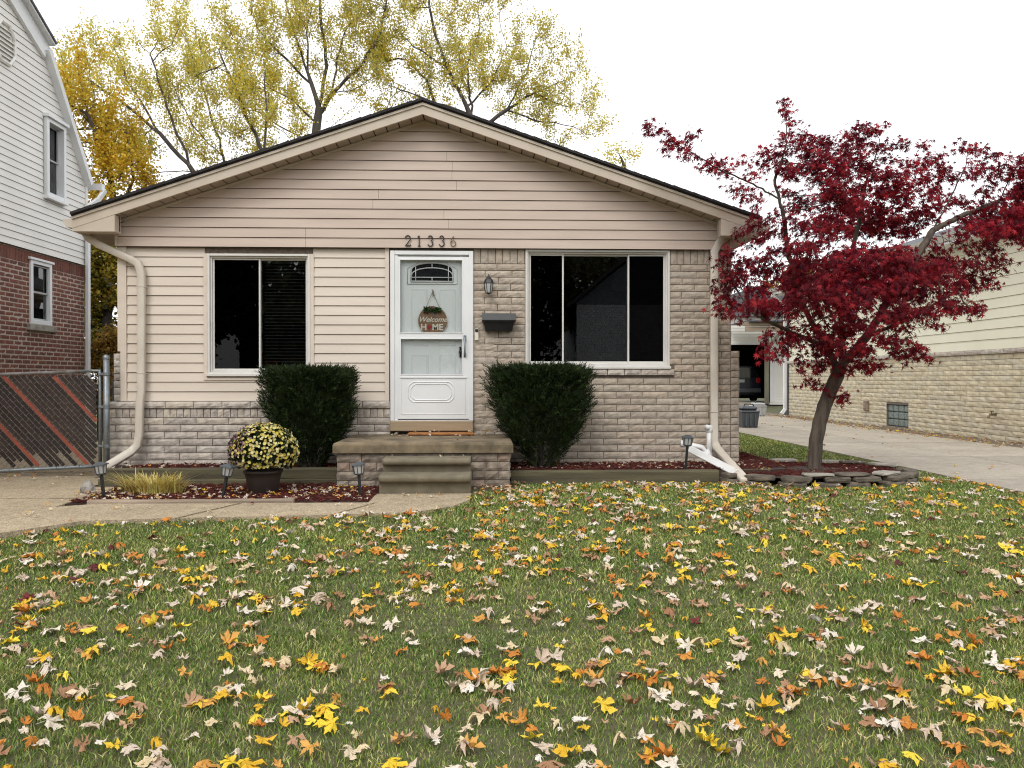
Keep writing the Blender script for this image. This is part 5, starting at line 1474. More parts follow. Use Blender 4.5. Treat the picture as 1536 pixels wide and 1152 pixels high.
# palmate leaf, seven narrow lobes
def star_leaf(nl=7, inner=.26):
    V = [(0, 0, 0)]; angs = np.linspace(-125, 125, nl); lens = [.5, .78, .95, 1.0, .95, .78, .5]
    ring = []
    for i, (a, L) in enumerate(zip(angs, lens)):
        if i: am = math.radians((angs[i - 1] + a) / 2); ring.append((inner * math.sin(am), inner * math.cos(am), 0))
        ar = math.radians(a)
        wv = .15
        ring.append((L * .5 * math.sin(ar - wv * 1.3), L * .5 * math.cos(ar - wv * 1.3), -.03))
        ring.append((L * math.sin(ar), L * math.cos(ar), -.16 * L))
        ring.append((L * .5 * math.sin(ar + wv * 1.3), L * .5 * math.cos(ar + wv * 1.3), -.03))
    ring.append((0, -.08, 0)); V += ring; n = len(ring)
    return V, [(0, 1 + (i + 1) % n, 1 + i) for i in range(n)]
rg = np.random.default_rng(21)
tips = np.nonzero(r < .0045)[0]
rep = rg.choice(tips, 27000) if len(tips) else tips
P = pos[rep] + rg.normal(0, 1, (len(rep), 3)) * np.array([.05, .05, .036])
D = np.column_stack([rg.normal(0, 1, len(rep)), rg.normal(0, 1, len(rep)), rg.normal(-.8, .45, len(rep))])
Tl, Fl = star_leaf()
ctr_ = np.array([mp(1290, 430)[0], YM, 2.6]); outw = P - ctr_; outw /= np.linalg.norm(outw, axis=1, keepdims=True)
up = outw * .9 + rg.normal(0, .45, (len(rep), 3)) + np.array([0, 0, .55])
def frames_up(D, up):
    D = D / np.linalg.norm(D, axis=1, keepdims=True); X_ = np.cross(D, up); X_ /= np.linalg.norm(X_, axis=1, keepdims=True) + 1e-9; Z_ = np.cross(X_, D)
    return np.stack([X_, D, Z_], axis=2)
V, Fc = scatter(Tl, Fl, P - np.array(mt.location), frames_up(D, up), rg.uniform(.036, .066, len(rep)))
M['maple_leaf'] = leafmat('crimson_leaf', [(.29, .014, .030), (.15, .010, .024), (.42, .022, .036), (.08, .008, .022), (.22, .012, .036), (.55, .04, .05)], .45, .5, 1.8, .5, spec=.22)
npmesh('crown', V, Fc, M['maple_leaf'], mt)
# dead twig at the trunk foot
mb = MB(); mb.tube([on_z(1182, 728, .05), on_y(1205, 715, 8.9), on_y(1222, 706, 9.0)], [.004, .008, .006], 6)
tag(put('fallen_twig', mb, M['oldboard']), 'thin bare stick leaning across the front of the flagstone ring', 'stick')

def bgtree(name, label, Y, limbs_px, env, dens, seed, nleaf, lsz, mat, root, step=.35, base_z=0, spread=.2, cat='tree', group=None, tip=.009, thr=.02, dk=.4, twig=0):
    limbs = []
    for l in limbs_px: limbs.append([tuple(on_y(q[0], q[1], Y + (q[2] if len(q) > 2 else 0))) for q in l])
    b = limbs[0][0]; limbs[0].insert(0, (b[0], b[1], base_z))
    T = thing(name, label, cat, (b[0], b[1], base_z), group)
    att = sample_env(env, Y, dens, seed, .9)
    pos, par = grow(limbs, att, step, 2.6, dk, seed, .05)
    rg = np.random.default_rng(seed)
    ends = np.array([i for i in range(len(pos)) if i not in set(par.tolist())]) if False else np.setdiff1d(np.arange(len(pos)), par)
    org = np.array(b) if twig else None; TP = []
    if twig:
        npos, npar = [], []
        for e in rg.choice(ends, min(len(ends), twig), replace=False):
            for rep_ in range(rg.integers(1, 4)):
                d = pos[e] - org; d /= np.linalg.norm(d); d = d * .8 + np.array([0, 0, .55]) + rg.normal(0, .38, 3); d /= np.linalg.norm(d)
                L = rg.uniform(.35, 1.15); prev = int(e); q = pos[e].copy()
                for k in range(4):
                    d = d + rg.normal(0, .10, 3) + np.array([0, 0, .05]); d /= np.linalg.norm(d); q = q + d * L / 4
                    npos.append(q.copy()); npar.append(prev); prev = len(pos) + len(npos) - 1; TP.append(q.copy())
        pos = np.concatenate([pos, np.array(npos)]); par = np.concatenate([par, np.array(npar)])
    tr, r, kids = tree_mesh(pos, par, tip, 2.2, root, 'trunk', M['bark_dark'], T)
    tips = np.nonzero(r < thr)[0]
    rep = rg.choice(tips, nleaf); n = nleaf
    base_ = pos[rep]
    if twig:
        TP = np.array(TP); h_ = int(n * .62); base_[:h_] = TP[rg.integers(0, len(TP), h_)]
    P = base_ + rg.normal(0, spread, (n, 3)) - np.array(T.location)
    Tm = [(0, 0, 0), (.42, .35, .08), (.3, .8, .0), (0, 1.1, -.15), (-.3, .8, .0), (-.42, .35, .08)]; Fm = [(0, 1, 2), (0, 2, 3), (0, 3, 4), (0, 4, 5)]
    D = rg.normal(size=(n, 3)); D[:, 2] -= .4
    V, Fc = scatter(Tm, Fm, P, frames(D), rg.uniform(lsz * .6, lsz * 1.25, n))
    npmesh('crown', V, Fc, mat, T)
    print(name, len(pos), 'tips', len(tips))
    return T
M['yl'] = leafmat('yellow_green_leaf', [(.68, .54, .06), (.52, .52, .10), (.76, .58, .05), (.40, .46, .12), (.74, .48, .05), (.68, .66, .26)], .5, .5, .35, .85)
M['ol'] = leafmat('orange_leaf', [(.74, .50, .04), (.70, .56, .06), (.80, .54, .04), (.50, .48, .08), (.64, .38, .03)], .45, .5, .5, .65)
M['gl'] = leafmat('olive_leaf', [(.22, .24, .04), (.40, .36, .05), (.60, .46, .06), (.12, .15, .03), (.42, .26, .03)], .35, .5, .6, .6)
GTREE = 'yellowing trees behind the house'
bgtree('maple_tree', 'tall thin yellow green tree leaning left behind the left roof slope', 24,
       [[(405, 420), (390, 330), (350, 290)], [(350, 290), (290, 258), (240, 200), (180, 150), (120, 112)], [(350, 290), (335, 235, .5), (310, 150, 1), (280, 60, 1)], [(390, 330), (395, 230, -1), (365, 160, -1), (330, 80, -1)],
        [(290, 258), (215, 260, -1), (150, 250, -1)], [(290, 258), (250, 160), (225, 80)], [(240, 200), (190, 120), (170, 70)], [(395, 230, -1), (400, 160, -1), (395, 90, -1)], [(335, 235, .5), (290, 190), (255, 120)]],
       [(150, 120, 60, 45), (115, 130, 35, 50), (250, 60, 35, 45), (215, 150, 60, 50), (280, 90, 38, 60, 1), (330, 130, 45, 60, -1), (370, 190, 55, 40, -1), (290, 200, 60, 40, .5), (400, 150, 25, 40), (190, 210, 60, 40), (250, 240, 40, 20), (275, 45, 25, 30, 1), (320, 60, 30, 40), (170, 80, 45, 30), (95, 120, 25, 40), (360, 110, 45, 45), (420, 210, 40, 25), (120, 170, 40, 40), (330, 250, 60, 25), (395, 215, 50, 30)], 13, 31, 30000, .062, M['yl'], .12, group=GTREE, twig=2000, spread=.12, tip=.006, step=.28)
bgtree('maple_tree', 'tall yellow green tree with dark forked trunk behind the roof left of the ridge', 25,
       [[(474, 330), (474, 200), (478, 160)], [(478, 160), (462, 110), (445, 60), (430, 10)], [(478, 175), (498, 140), (545, 95), (572, 45), (580, 0)], [(478, 160), (490, 100), (482, 40), (478, -20)], [(500, 138), (505, 90), (520, 40)], [(474, 190), (440, 150), (400, 130)], [(470, 120), (420, 80), (385, 40)], [(500, 140), (540, 130), (580, 100)], [(462, 110), (460, 50), (470, 0)], [(474, 210), (510, 180), (540, 150)], [(474, 215), (430, 195), (395, 170)]],
       [(430, 50, 55, 45), (500, 20, 60, 45), (560, 40, 35, 50), (400, 110, 45, 35), (480, 80, 60, 45), (530, 130, 40, 35), (440, 180, 45, 25), (520, -50, 90, 45), (430, -30, 50, 35), (500, 170, 45, 20), (385, 60, 35, 50), (410, 150, 50, 40), (545, 60, 50, 50), (380, 180, 40, 30)], 12, 37, 30000, .062, M['yl'], .14, group=GTREE, twig=2000, spread=.12, tip=.006, step=.28)
bgtree('maple_tree', 'broad yellow green tree behind the right roof slope', 26,
       [[(725, 330), (715, 200), (700, 160)], [(700, 160), (670, 100), (650, 40), (640, -20)], [(715, 200), (760, 165), (800, 140), (850, 120)], [(715, 190), (700, 100, 1), (720, 40, 1)], [(705, 180), (640, 150), (590, 130)], [(760, 165), (800, 180), (860, 190)], [(700, 160), (740, 120), (760, 70)], [(670, 100), (620, 70), (590, 40)], [(760, 165), (790, 110), (800, 70)], [(655, 165), (640, 120), (610, 90)], [(800, 140), (850, 160), (885, 150)]],
       [(640, 50, 50, 55), (700, 60, 45, 50, 1), (600, 110, 50, 40), (660, 120, 60, 35), (740, 110, 55, 45), (800, 110, 50, 35), (845, 160, 45, 35), (790, 160, 55, 30), (650, -30, 60, 40), (590, 160, 45, 20), (770, 80, 30, 20), (870, 130, 20, 30), (875, 190, 22, 25), (840, 210, 40, 18), (800, 70, 40, 35), (720, 10, 50, 40), (580, 60, 40, 40), (620, 160, 60, 20), (700, 130, 80, 30), (640, 0, 60, 40)], 12, 43, 34000, .062, M['yl'], .13, group=GTREE, twig=2200, spread=.12, tip=.006, step=.28)
bgtree('maple_tree', 'dense orange yellow tree behind the white gambrel house', 21,
       [[(165, 560), (160, 420), (175, 330)], [(175, 330), (160, 240), (130, 170)], [(175, 330), (200, 270), (190, 200)], [(165, 420), (140, 360), (110, 320)]],
       [(115, 150, 45, 40), (140, 200, 60, 45), (130, 260, 55, 40), (180, 230, 40, 45), (185, 290, 40, 30), (150, 320, 45, 30), (90, 210, 40, 60)], 14, 51, 14000, .075, M['ol'], .12, spread=.12, twig=900, tip=.006, dk=.35, group=GTREE)
bgtree('bushy_tree', 'olive green tree in the gap between the two houses on the left', 17.5,
       [[(160, 600), (158, 480), (150, 400)], [(158, 480), (180, 420), (190, 380)]],
       [(150, 380, 40, 45), (160, 450, 35, 50), (130, 430, 30, 50), (185, 410, 25, 60), (160, 345, 30, 25), (165, 520, 35, 40), (140, 500, 30, 50)], 40, 57, 13000, .075, M['gl'], .12, .25, spread=.1, dk=.28)
bgtree('bushy_tree', 'low orange tinged shrub behind the gate post', 15.5, [[(150, 620), (150, 560)]], [(140, 540, 45, 32), (175, 520, 25, 30), (120, 590, 50, 30), (60, 600, 60, 25)], 60, 58, 6000, .06, leafmat('rust_leaf', [(.16, .12, .02), (.30, .13, .02), (.10, .10, .02), (.36, .2, .03)], .3), .05, .2, spread=.09, dk=.2, cat='shrub')
bgtree('thin_tree', 'tiny distant pale twiggy tree top above the right roof slope', 48, [[(940, 340), (938, 260)]], [(935, 232, 22, 16), (915, 240, 12, 10)], 1.2, 61, 420, .14, M['yl'], .12, .5, spread=.3, dk=.5)
bgtree('bushy_tree', 'green tree far behind the garage', 52, [[(1190, 560), (1190, 480)]], [(1190, 440, 60, 40), (1260, 470, 60, 40)], .5, 62, 5000, .22, M['gl'], .25, .6, spread=.4, dk=.8, thr=.03)

# ------------------------------------------------------------------ lawn grass
rg = np.random.default_rng(77)
def grass_pts(n, x0, x1, y0, y1):
    x = rg.uniform(x0, x1, n); y = rg.uniform(y0, y1, n); k = in_lawn(x, y); return x[k], y[k]
X_, Y_ = [], []
for (n, a, b, c_, d_) in ((175000, -4.3, 4.6, 1.8, 4.2), (120000, -4.5, 5.7, 4.2, 6.4), (90000, -4.4, 5.7, 6.4, 9.2), (26000, 3.9, 5.7, 9.0, 18), (9000, -4.4, 5.7, -3, 1.6)):
    x, y = grass_pts(n, a, b, c_, d_); X_.append(x); Y_.append(y)
gx_, gy_ = np.concatenate(X_), np.concatenate(Y_); n = len(gx_)
dist = np.clip(gy_, 2.4, 12)
patch = np.sin(gx_ * 2.1 + np.sin(gy_ * 1.7) * 2) * np.sin(gy_ * 2.6 + gx_ * .7)
H = rg.uniform(.012, .034, n) * (1 + .3 * patch); W_ = .00085 * dist ** .85 * rg.uniform(.7, 1.3, n)
ang = rg.uniform(0, 2 * PI, n); lean = rg.uniform(.15, 1.1, n) * H; la = rg.uniform(0, 2 * PI, n)
zz = gz_np(gx_, gy_) - .014
cxv, sxv = np.cos(ang) * W_, np.sin(ang) * W_; lx, ly = np.cos(la) * lean, np.sin(la) * lean
V = np.zeros((n, 5, 3))
V[:, 0] = np.column_stack([gx_ - cxv, gy_ - sxv, zz]); V[:, 1] = np.column_stack([gx_ + cxv, gy_ + sxv, zz])
V[:, 2] = np.column_stack([gx_ - cxv * .8 + lx * .35, gy_ - sxv * .8 + ly * .35, zz + H * .6]); V[:, 3] = np.column_stack([gx_ + cxv * .8 + lx * .35, gy_ + sxv * .8 + ly * .35, zz + H * .6])
V[:, 4] = np.column_stack([gx_ + lx, gy_ + ly, zz + H])
Ft = np.array([(0, 1, 3), (0, 3, 2), (2, 3, 4)]); Fc = (Ft[None] + (np.arange(n) * 5)[:, None, None]).reshape(-1, 3)
m, nt, b = base_mat('grass_blade')
geo = N(nt, 'ShaderNodeNewGeometry'); r1 = ramp(nt, [(0, (.085, .125, .030)), (.3, (.13, .18, .045)), (.5, (.055, .085, .020)), (.64, (.17, .22, .065)), (.78, (.32, .30, .14)), (.88, (.18, .14, .07)), (1, (.46, .42, .26))], geo.outputs['Random Per Island'])
nz_ = noise(nt, 1.4, 5, .65); r2 = ramp(nt, [(.35, (1.05, 1.25, .88)), (.65, (1.9, 1.85, 1.4))], nz_.outputs[0])
mx = N(nt, 'ShaderNodeMix', data_type='RGBA', blend_type='MULTIPLY'); mx.inputs[0].default_value = 1
nt.links.new(r1.outputs[0], mx.inputs[6]); nt.links.new(r2.outputs[0], mx.inputs[7]); nt.links.new(mx.outputs[2], b.inputs['Base Color']); b.inputs['Roughness'].default_value = .6; b.inputs['Specular IOR Level'].default_value = .3
M['grass'] = m
tag(npmesh('lawn_grass', V.reshape(-1, 3), Fc, m), 'short green lawn with straw coloured blades covering the front yard', 'grass', kind='stuff')

# ------------------------------------------------------------------ fallen leaves
def fallen(seed, narrow):
    rr = random.Random(seed)
    # silver maple: five pointed lobes with deep sinuses
    angs = [-112, -58, 0, 58, 112]; lens = [.55, .85, 1.05, .85, .55]; ring = []
    for i, (a, L) in enumerate(zip(angs, lens)):
        L *= rr.uniform(.88, 1.08); ar = math.radians(a + rr.uniform(-5, 5))
        if i:
            am = math.radians((angs[i - 1] + a) / 2); q = .40 * rr.uniform(.85, 1.15); ring.append((q * math.sin(am), q * math.cos(am)))
        for (f, o_) in ((.48, -.34), (.68, -.38), (.72, -.2), (1.0, 0), (.72, .2), (.68, .38), (.48, .34)):
            ring.append((L * f * math.sin(ar + o_), L * f * math.cos(ar + o_)))
    ring.append((.10, -.10)); ring.append((0, -.05)); ring.append((-.10, -.10))
    ring = ring if len(ring) else ring
    V = [(0, 0, 0)] + [(x * .5, y * .5, 0) for x, y in ring] + [(x, y, 0) for x, y in ring]; n = len(ring)
    F = [(0, 1 + (i + 1) % n, 1 + i) for i in range(n)]
    for i in range(n): F += [(1 + i, 1 + (i + 1) % n, 1 + n + (i + 1) % n), (1 + i, 1 + n + (i + 1) % n, 1 + n + i)]
    lob = [rr.uniform(-.5, 1.0) * (.5 + .5 * narrow) for _ in range(6)]; sq = rr.uniform(.55, 1.0)
    c1 = rr.uniform(.6, 1.5) * narrow; c2 = rr.uniform(-.1, 1.1) * narrow; ph = rr.uniform(0, 6)
    out = []
    for x, y, z in V:
        # roll across the midrib and along it
        k = c1 * 1.25; xx = math.sin(x * k) / k if k > .05 else x; zz = (1 - math.cos(x * k)) / k if k > .05 else 0
        zz += .5 * c2 * (y - .3) ** 2 + .16 * math.sin(x * 6 + ph) * abs(x) + .09 * math.sin(y * 7 + ph + x * 3) + rr.uniform(-.03, .03)
        rad = math.hypot(x, y); an = (math.degrees(math.atan2(x, y)) + 125) / 56; li = max(0, min(4, int(an)))
        zz += lob[li] * max(0, rad - .4) ** 1.5 * .9; sh = 1 - .22 * abs(lob[li]) * max(0, rad - .4)
        out.append((xx * sq * sh, y * (1 - .12 * c2) * sh, zz))
    # stem
    o = len(out); out += [(-.012, -.05, .01), (.012, -.05, .01), (.05, -.5, .05), (.03, -.5, .05)]
    F += [(o, o + 1, o + 2), (o, o + 2, o + 3)]
    flip = rr.random() < .45
    if flip: out = [(x, y, -z + .16 * narrow) for x, y, z in out]
    return out, F
shapes = [fallen(i + 40, [.35, .8, .6, 1.5, .2, 1.0, .7, 1.8, .45, .9][i]) for i in range(10)]
def fl_mat(name, cs, vein=(.9, .9, .9), trans=.15):
    m = leafmat(name, cs, trans, .55, 0); nt = m.node_tree; b = nt.nodes['Principled BSDF']
    src = b.inputs['Base Color'].links[0].from_socket
    nn_ = noise(nt, 28, 4, .65); rr_ = ramp(nt, [(.36, (.5, .36, .28)), (.5, (1, 1, 1))], nn_.outputs[0])
    mx = N(nt, 'ShaderNodeMix', data_type='RGBA', blend_type='MULTIPLY'); mx.inputs[0].default_value = .8
    nt.links.new(src, mx.inputs[6]); nt.links.new(rr_.outputs[0], mx.inputs[7]); nt.links.new(mx.outputs[2], b.inputs['Base Color'])
    for l in list(nt.links):
        if l.to_node.type == 'BSDF_TRANSLUCENT': nt.links.remove(l)
    t = [q for q in nt.nodes if q.type == 'BSDF_TRANSLUCENT']
    if t: nt.links.new(mx.outputs[2], t[0].inputs[0])
    return m
def olmat(name, stops, trans=.15):
    """colour chosen per object copy, for leaves that share a mesh"""
    m = fl_mat(name, stops, trans=trans); nt = m.node_tree
    rmp = [q for q in nt.nodes if q.type == 'VALTORGB'][0]
    oi = N(nt, 'ShaderNodeObjectInfo')
    nt.links.new(oi.outputs['Random'], rmp.inputs[0])
    return m
KIND = [('pale', 'pale buff', [(.76, .66, .52), (.86, .81, .72), (.62, .48, .36), (.82, .74, .62), (.76, .62, .38)], .43),
        ('tan', 'tan brown', [(.46, .27, .15), (.36, .18, .09), (.56, .36, .22)], .17),
        ('orange', 'orange brown', [(.70, .30, .05), (.58, .20, .03), (.74, .40, .09)], .20),
        ('yellow', 'bright yellow', [(.86, .62, .04), (.90, .72, .07), (.78, .48, .03)], .17),
        ('red', 'dark red', [(.20, .03, .03), (.12, .025, .025)], .03)]
stuff_m = [fl_mat('litter_' + k[0], k[2]) for k in KIND]; single_m = [olmat('fallen_' + k[0], k[2]) for k in KIND]
N_ = 2300
lx_ = []; 
cand = np.column_stack([rg.uniform(-4.5, 5.65, 15500), rg.uniform(1.7, 9.0, 15500)])
dn = .5 + .5 * np.sin(cand[:, 0] * 1.3 + 2 * np.sin(cand[:, 1] * .9)) * np.sin(cand[:, 1] * 1.9 + cand[:, 0] * .5)
back = np.clip((cand[:, 1] - 2) / 6, 0, 1)
keep = in_lawn(cand[:, 0], cand[:, 1]) & (rg.uniform(size=len(cand)) < (.14 + .33 * dn) * (1.0 + .25 * cand[:, 0] / 5) * (1.0 - .35 * back))
cand = cand[keep]
# small drifts: some leaves gather in twos and threes
ex = cand[rg.uniform(size=len(cand)) < .28] + rg.normal(0, .07, (int((rg.uniform(size=1) * 0)[0]) + 1, 2)) * 0
ex = ex + rg.normal(0, .075, ex.shape); ex = ex[in_lawn(ex[:, 0], ex[:, 1])]
allp = np.concatenate([cand, ex]); print('fallen', len(allp))
kinds = rg.choice(len(KIND), len(allp), p=[.43, .14, .19, .23, .01]); size = rg.uniform(.062, .092, len(allp)) * rg.choice([.45, .7, 1, 1.2], len(allp), p=[.2, .25, .35, .2])
size = np.minimum(size, .09)
shp = rg.integers(0, 10, len(allp))
def inframe(x, y):
    z = gz(x, y); d = Vector((x, y, z - EYE)); u = d.x * math.cos(YAW) - d.y * math.sin(YAW); v = d.x * math.sin(YAW) + d.y * math.cos(YAW)
    if v < .5: return None
    px, py = 768 + u / v * FPX, 568 - d.z / v * FPX
    return (px, py) if -10 < px < 1546 and py < 1160 else None
vis = [(size[i] / math.hypot(*allp[i]), i) for i in range(len(allp)) if inframe(*allp[i])]
vis.sort(reverse=True); chosen = [i for _, i in vis[:300]]; chs = set(chosen)
up = np.column_stack([np.clip(rg.normal(0, .27, (len(allp), 2)), -.42, .42), np.ones(len(allp))]); hd = np.column_stack([rg.normal(size=(len(allp), 2)), rg.normal(0, .12, len(allp))])
RM = frames_up(hd, up)
protos = {}
cols_ = [(0, 130, 'far left'), (130, 300, 'below the yellow clump'), (300, 450, 'below the potted mum'), (450, 570, 'below the left yew'), (570, 710, 'below the door'), (710, 870, 'below the mailbox'), (870, 1040, 'below the large window'), (1040, 1180, 'below the right downspout'), (1180, 1340, 'below the maple trunk'), (1340, 1600, 'far right')]
rows_ = [(0, 960, 'mid lawn'), (960, 1020, 'lower lawn'), (1020, 1085, 'foreground lawn'), (1085, 1300, 'bottom edge of lawn')]
curl = {0: 'half open', 1: 'curled', 2: 'cupped', 3: 'tightly rolled', 4: 'flat', 5: 'curled', 6: 'cupped', 7: 'tightly rolled', 8: 'half open', 9: 'curled'}
for i in chosen:
    k, s_ = int(kinds[i]), int(shp[i]); key = (k, s_)
    x, y = allp[i]; px, py = inframe(x, y)
    if key not in protos:
        me = bpy.data.meshes.new('fallen_leaf'); me.from_pydata(shapes[s_][0], [], shapes[s_][1]); me.materials.append(single_m[k]); me.polygons.foreach_set('use_smooth', [True] * len(me.polygons)); me.update()
        protos[key] = me
    o = bpy.data.objects.new('fallen_leaf', protos[key]); COL.objects.link(o)
    R3 = Matrix(RM[i].tolist()); sc = float(size[i])
    o.matrix_world = Matrix.Translation((x, y, gz(x, y) + .012 + sc * .1)) @ R3.to_4x4() @ Matrix.Scale(sc, 4)
    cn = next(c[2] for c in cols_ if px < c[1]); rn = next(r_[2] for r_ in rows_ if py < r_[1])
    tag(o, f"{curl[s_]} {KIND[k][1]} fallen leaf, {rn}, {cn}", 'leaf', 'fallen maple leaves on the lawn')
rest = np.array([i for i in range(len(allp)) if i not in chs])
def litter(name, P2, zf, K, SZ, RMs, SH, label):
    Vs, Fs, Ms = [], [], []; o = 0
    for s_ in range(10):
        for k in range(len(KIND)):
            sel = np.nonzero((SH == s_) & (K == k))[0]
            if not len(sel): continue
            P = np.column_stack([P2[sel], [zf(a, b) for a, b in P2[sel]]])
            V, Fc = scatter(shapes[s_][0], shapes[s_][1], P, RMs[sel], SZ[sel]); Vs.append(V); Fs.append(Fc + o); Ms.append(np.full(len(Fc), k)); o += len(V)
    return tag(npmesh(name, np.concatenate(Vs), np.concatenate(Fs), stuff_m, smooth=True, midx=np.concatenate(Ms)), label, 'leaf litter', kind='stuff')
litter('leaf_litter', allp[rest], lambda a, b: gz(a, b) + .016, kinds[rest], size[rest], RM[rest], shp[rest], 'hundreds of smaller fallen maple leaves scattered over the farther lawn')
def area_leaves(regs, zf, label, probs, sz=(.03, .05)):
    P = np.concatenate([np.column_stack([rg.uniform(a, b, n_), rg.uniform(c_, d_, n_)]) for a, b, c_, d_, n_ in regs]); n = len(P)
    up = np.column_stack([rg.normal(0, .3, (n, 2)), np.ones(n)]); hd = np.column_stack([rg.normal(size=(n, 2)), rg.normal(0, .1, n)])
    return litter('leaf_litter', P, zf, rg.choice(len(KIND), n, p=probs), rg.uniform(*sz, n), frames_up(hd, up), rg.integers(0, 10, n), label)
area_leaves([(-3.9, stx0 - .05, 7.56, 8.5, 330), (-4.1, -3.2, 7.5, 8.4, 90), (xBL + .2, px0 - .05, 9.0, 9.65, 60)], lambda a, b: .035 if b < 8.8 else .16, 'dry fallen leaves lying on the mulch of the left flower bed', [.45, .25, .15, .05, .1])
area_leaves([(px1 + .05, xBR, 9.0, 9.65, 170), (RING[0] - .8, RING[0] + .8, RING[1] - .5, RING[1] + .5, 45)], lambda a, b: .155, 'dry fallen leaves on the mulch right of the porch', [.5, .2, .08, .02, .2], (.022, .04))
area_leaves([(px0 + .1, px1 - .1, 9.3, 9.68, 26), (px0 + .1, px1 - .1, 8.6, 9.3, 7)], lambda a, b: pz + .02 + (.03 if b > 9.5 and a > mx0 else 0), 'a few dry leaves blown onto the porch slab', [.5, .3, .12, .05, .03], (.025, .045))
area_leaves([(-3.6, -.3, 6.75, 7.4, 16), (-6.9, -4.2, 6.0, 9.3, 26), (-5.8, -4.9, 9.3, 9.9, 20), (-4.2, -3.8, 6.3, 8.3, 22)], lambda a, b: .03, 'stray leaves lying on the walkway and driveway concrete', [.55, .2, .12, .1, .03], (.03, .05))
area_leaves([(8.9, 9.85, 12, 25, 420), (5.8, 8.9, 9, 25, 60)], lambda a, b: .02, 'leaves gathered along the foot of the yellow brick wall', [.35, .3, .15, .17, .03], (.04, .07))
area_leaves([(stx0, stx1, 8.3, 8.5, 6)], lambda a, b: .37, 'small dry leaves on the upper concrete step', [.6, .3, .1, 0, 0], (.02, .035))
area_leaves([(-.15, .35, 7.9, 8.5, 45), (stx0 + .1, stx1, 7.7, 7.93, 8)], lambda a, b: .03, 'drift of pale leaves at the right foot of the steps', [.5, .25, .15, .06, .04], (.03, .05))

# ------------------------------------------------------------------ across the street (mirrored in the windows)
opp = thing('house', 'dark roofed sided house across the street, mirrored in the large window', 'house', (9.5, -24, 0))
mb = MB(); ox0, ox1 = 5.2, 14.5; oy = -24
mb.box((ox0, oy - 9, -.3), (ox1, oy, 5.4)); mb.prism([(ox0 - .2, 5.4), (ox1 + .2, 5.4), ((ox0 + ox1) / 2, 9.2)], oy - 9, oy - .01)
put('wall', mb, M['plastic_grey'], opp)
mb = MB(); lap(mb, Wall((0, oy, 0), (1, 0, 0), (0, 1, 0)), .5, 5.4, .15, lambda z: [(ox0, ox1)]); put('siding', mb, pmat('slate_siding', (.34, .34, .35), (.28, .28, .29), 2), opp)
mb = MB(); mb.prism([(ox0 - .6, 5.15), ((ox0 + ox1) / 2, 9.4), (ox1 + .6, 5.15), (ox1 + .6, 5.4), ((ox0 + ox1) / 2, 9.7), (ox0 - .6, 5.4)], oy - 9.4, oy + .5); put('roof', mb, M['shingle'], opp)
opp2 = thing('house', 'dark brick house across the street, mirrored in the left window', 'house', (-8, -25, 0))
mb = MB(); mb.box((-14, -33, -.3), (-3, -25, 4.6)); put('wall', mb, M['red_brick'], opp2)
mb = MB(); mb.prism([(-14.6, 4.4), (-8.5, 7.6), (-2.4, 4.4)], -33.4, -24.5); put('roof', mb, M['shingle'], opp2)
M['dk'] = leafmat('dark_leaf', [(.03, .045, .015), (.05, .06, .02), (.08, .06, .02)], .25)
src_tree = None
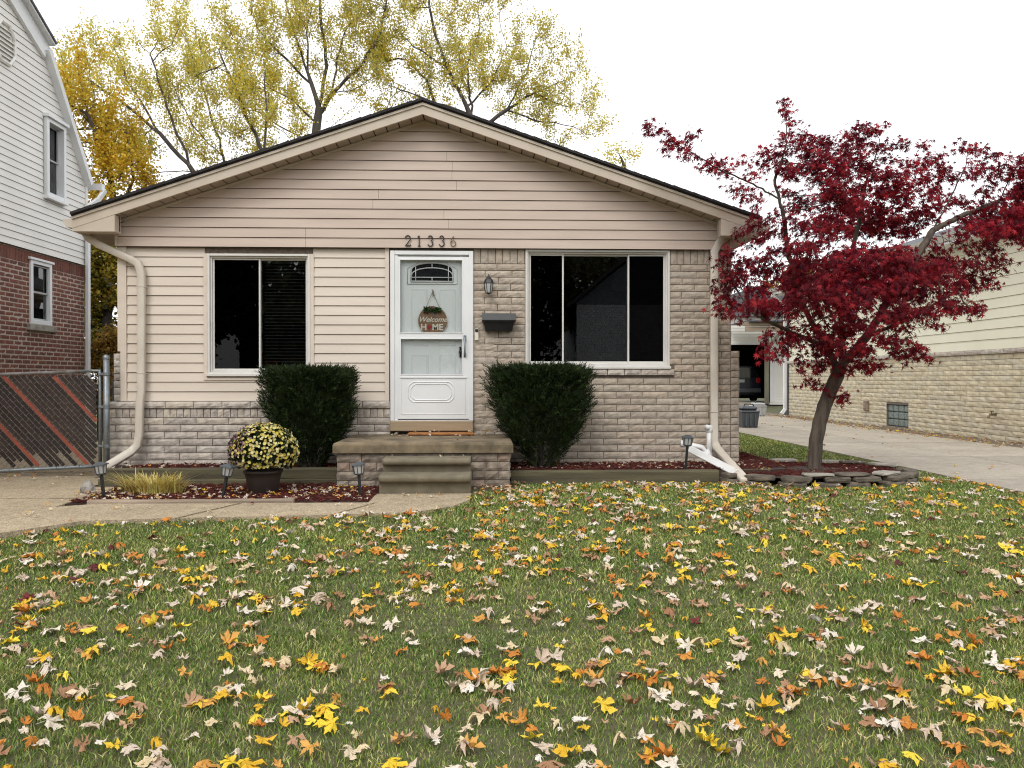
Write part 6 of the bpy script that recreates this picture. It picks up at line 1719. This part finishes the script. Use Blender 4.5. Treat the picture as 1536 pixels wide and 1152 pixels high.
for i, (x, y, h) in enumerate(((-1.0, -22, 10), (3.0, -27, 12), (16.5, -25, 11), (-16.5, -24, 12), (-20, -30, 13), (22, -28, 12), (9, -38, 14), (-7, -38, 14), (-10.5, -21.5, 12), (-5.5, -20.5, 10))):  # trees added to darken window reflections; last two cover sky in left window
    T = thing('reflection_tree', f"dark tree added across the road for window reflections, {ordn[i]} of the row", 'tree', (x, y, -.2), 'trees added across the street for reflections')
    if src_tree is None:
        mb = MB(); mb.tube([(0, 0, 0), (.1, 0, 3), (0, .1, 6)], [.3, .22, .1], 8)
        for a in range(7): mb.tube([(.05, 0, 2.5 + .3 * a), (2.0 * math.cos(a * 2.3), 2.0 * math.sin(a * 2.3), 5.5 + .4 * a)], [.1, .03], 5)
        tme = mb.build('trunk', M['bark_dark'], T)
        rg2 = np.random.default_rng(3); n = 9000; u = rg2.normal(size=(n, 3)); u /= np.linalg.norm(u, axis=1, keepdims=True); u *= rg2.uniform(.2, 1, (n, 1)) ** .4
        P = np.array([0, 0, 6.3]) + u * np.array([3.6, 3.4, 4.2]) * (1 + .15 * np.sin(u[:, :1] * 9) + .15 * np.sin(u[:, 2:] * 11))
        V, Fc = scatter([(0, 0, 0), (.5, .5, 0), (0, 1, .2), (-.5, .5, 0)], [(0, 1, 2, 3)], P, frames(rg2.normal(size=(n, 3))), rg2.uniform(.2, .36, n))
        cme = npmesh('crown', V, Fc, M['dk'], T); src_tree = (tme, cme)
    else:
        for s_ in src_tree:
            c_ = s_.copy(); COL.objects.link(c_); c_.parent = T
    T.scale = (h / 11,) * 3

# ------------------------------------------------------------------ light
w = bpy.data.worlds.new('World'); S.world = w; w.use_nodes = True; nt = w.node_tree
bg = nt.nodes['Background']
sky = N(nt, 'ShaderNodeTexSky', sky_type='NISHITA'); sky.sun_disc = False
SE, SROT = math.radians(48), math.radians(200)
sky.sun_elevation = SE; sky.sun_rotation = SROT; sky.dust_density = 4; sky.air_density = 1
hs = N(nt, 'ShaderNodeHueSaturation'); hs.inputs['Saturation'].default_value = .3; hs.inputs['Value'].default_value = .09
nt.links.new(sky.outputs[0], hs.inputs['Color'])
mx = N(nt, 'ShaderNodeMix', data_type='RGBA'); mx.inputs[0].default_value = .82
mx.inputs[7].default_value = (1.0, 1.01, 1.03, 1)
nt.links.new(hs.outputs[0], mx.inputs[6]); nt.links.new(mx.outputs[2], bg.inputs[0])
bg.inputs[1].default_value = 1.05
sun_d = bpy.data.lights.new('sun', 'SUN'); sun_d.energy = .8; sun_d.angle = math.radians(24); sun_d.color = (1, .97, .92)
sun = bpy.data.objects.new('sun', sun_d); COL.objects.link(sun)
dv = Vector((math.sin(SROT) * math.cos(SE), math.cos(SROT) * math.cos(SE), math.sin(SE)))
sun.rotation_euler = (-dv).to_track_quat('-Z', 'Y').to_euler()
S.view_settings.view_transform = 'Standard'; S.view_settings.look = 'None'; S.view_settings.exposure = 0.62; S.view_settings.gamma = 1
S.render.engine = 'CYCLES'
S.cycles.use_denoising = True; S.cycles.denoiser = 'OPENIMAGEDENOISE'; S.cycles.denoising_input_passes = 'RGB_ALBEDO_NORMAL'; S.cycles.denoising_prefilter = 'NONE'; S.world.cycles.sampling_method = 'NONE'; S.cycles.adaptive_threshold = .006; S.cycles.filter_width = 1.1; S.cycles.sample_clamp_indirect = 3
S.cycles.max_bounces = 8; S.cycles.transparent_max_bounces = 12; S.cycles.diffuse_bounces = 3; S.cycles.glossy_bounces = 3; S.cycles.transmission_bounces = 4
S.cycles.caustics_reflective = False; S.cycles.caustics_refractive = False
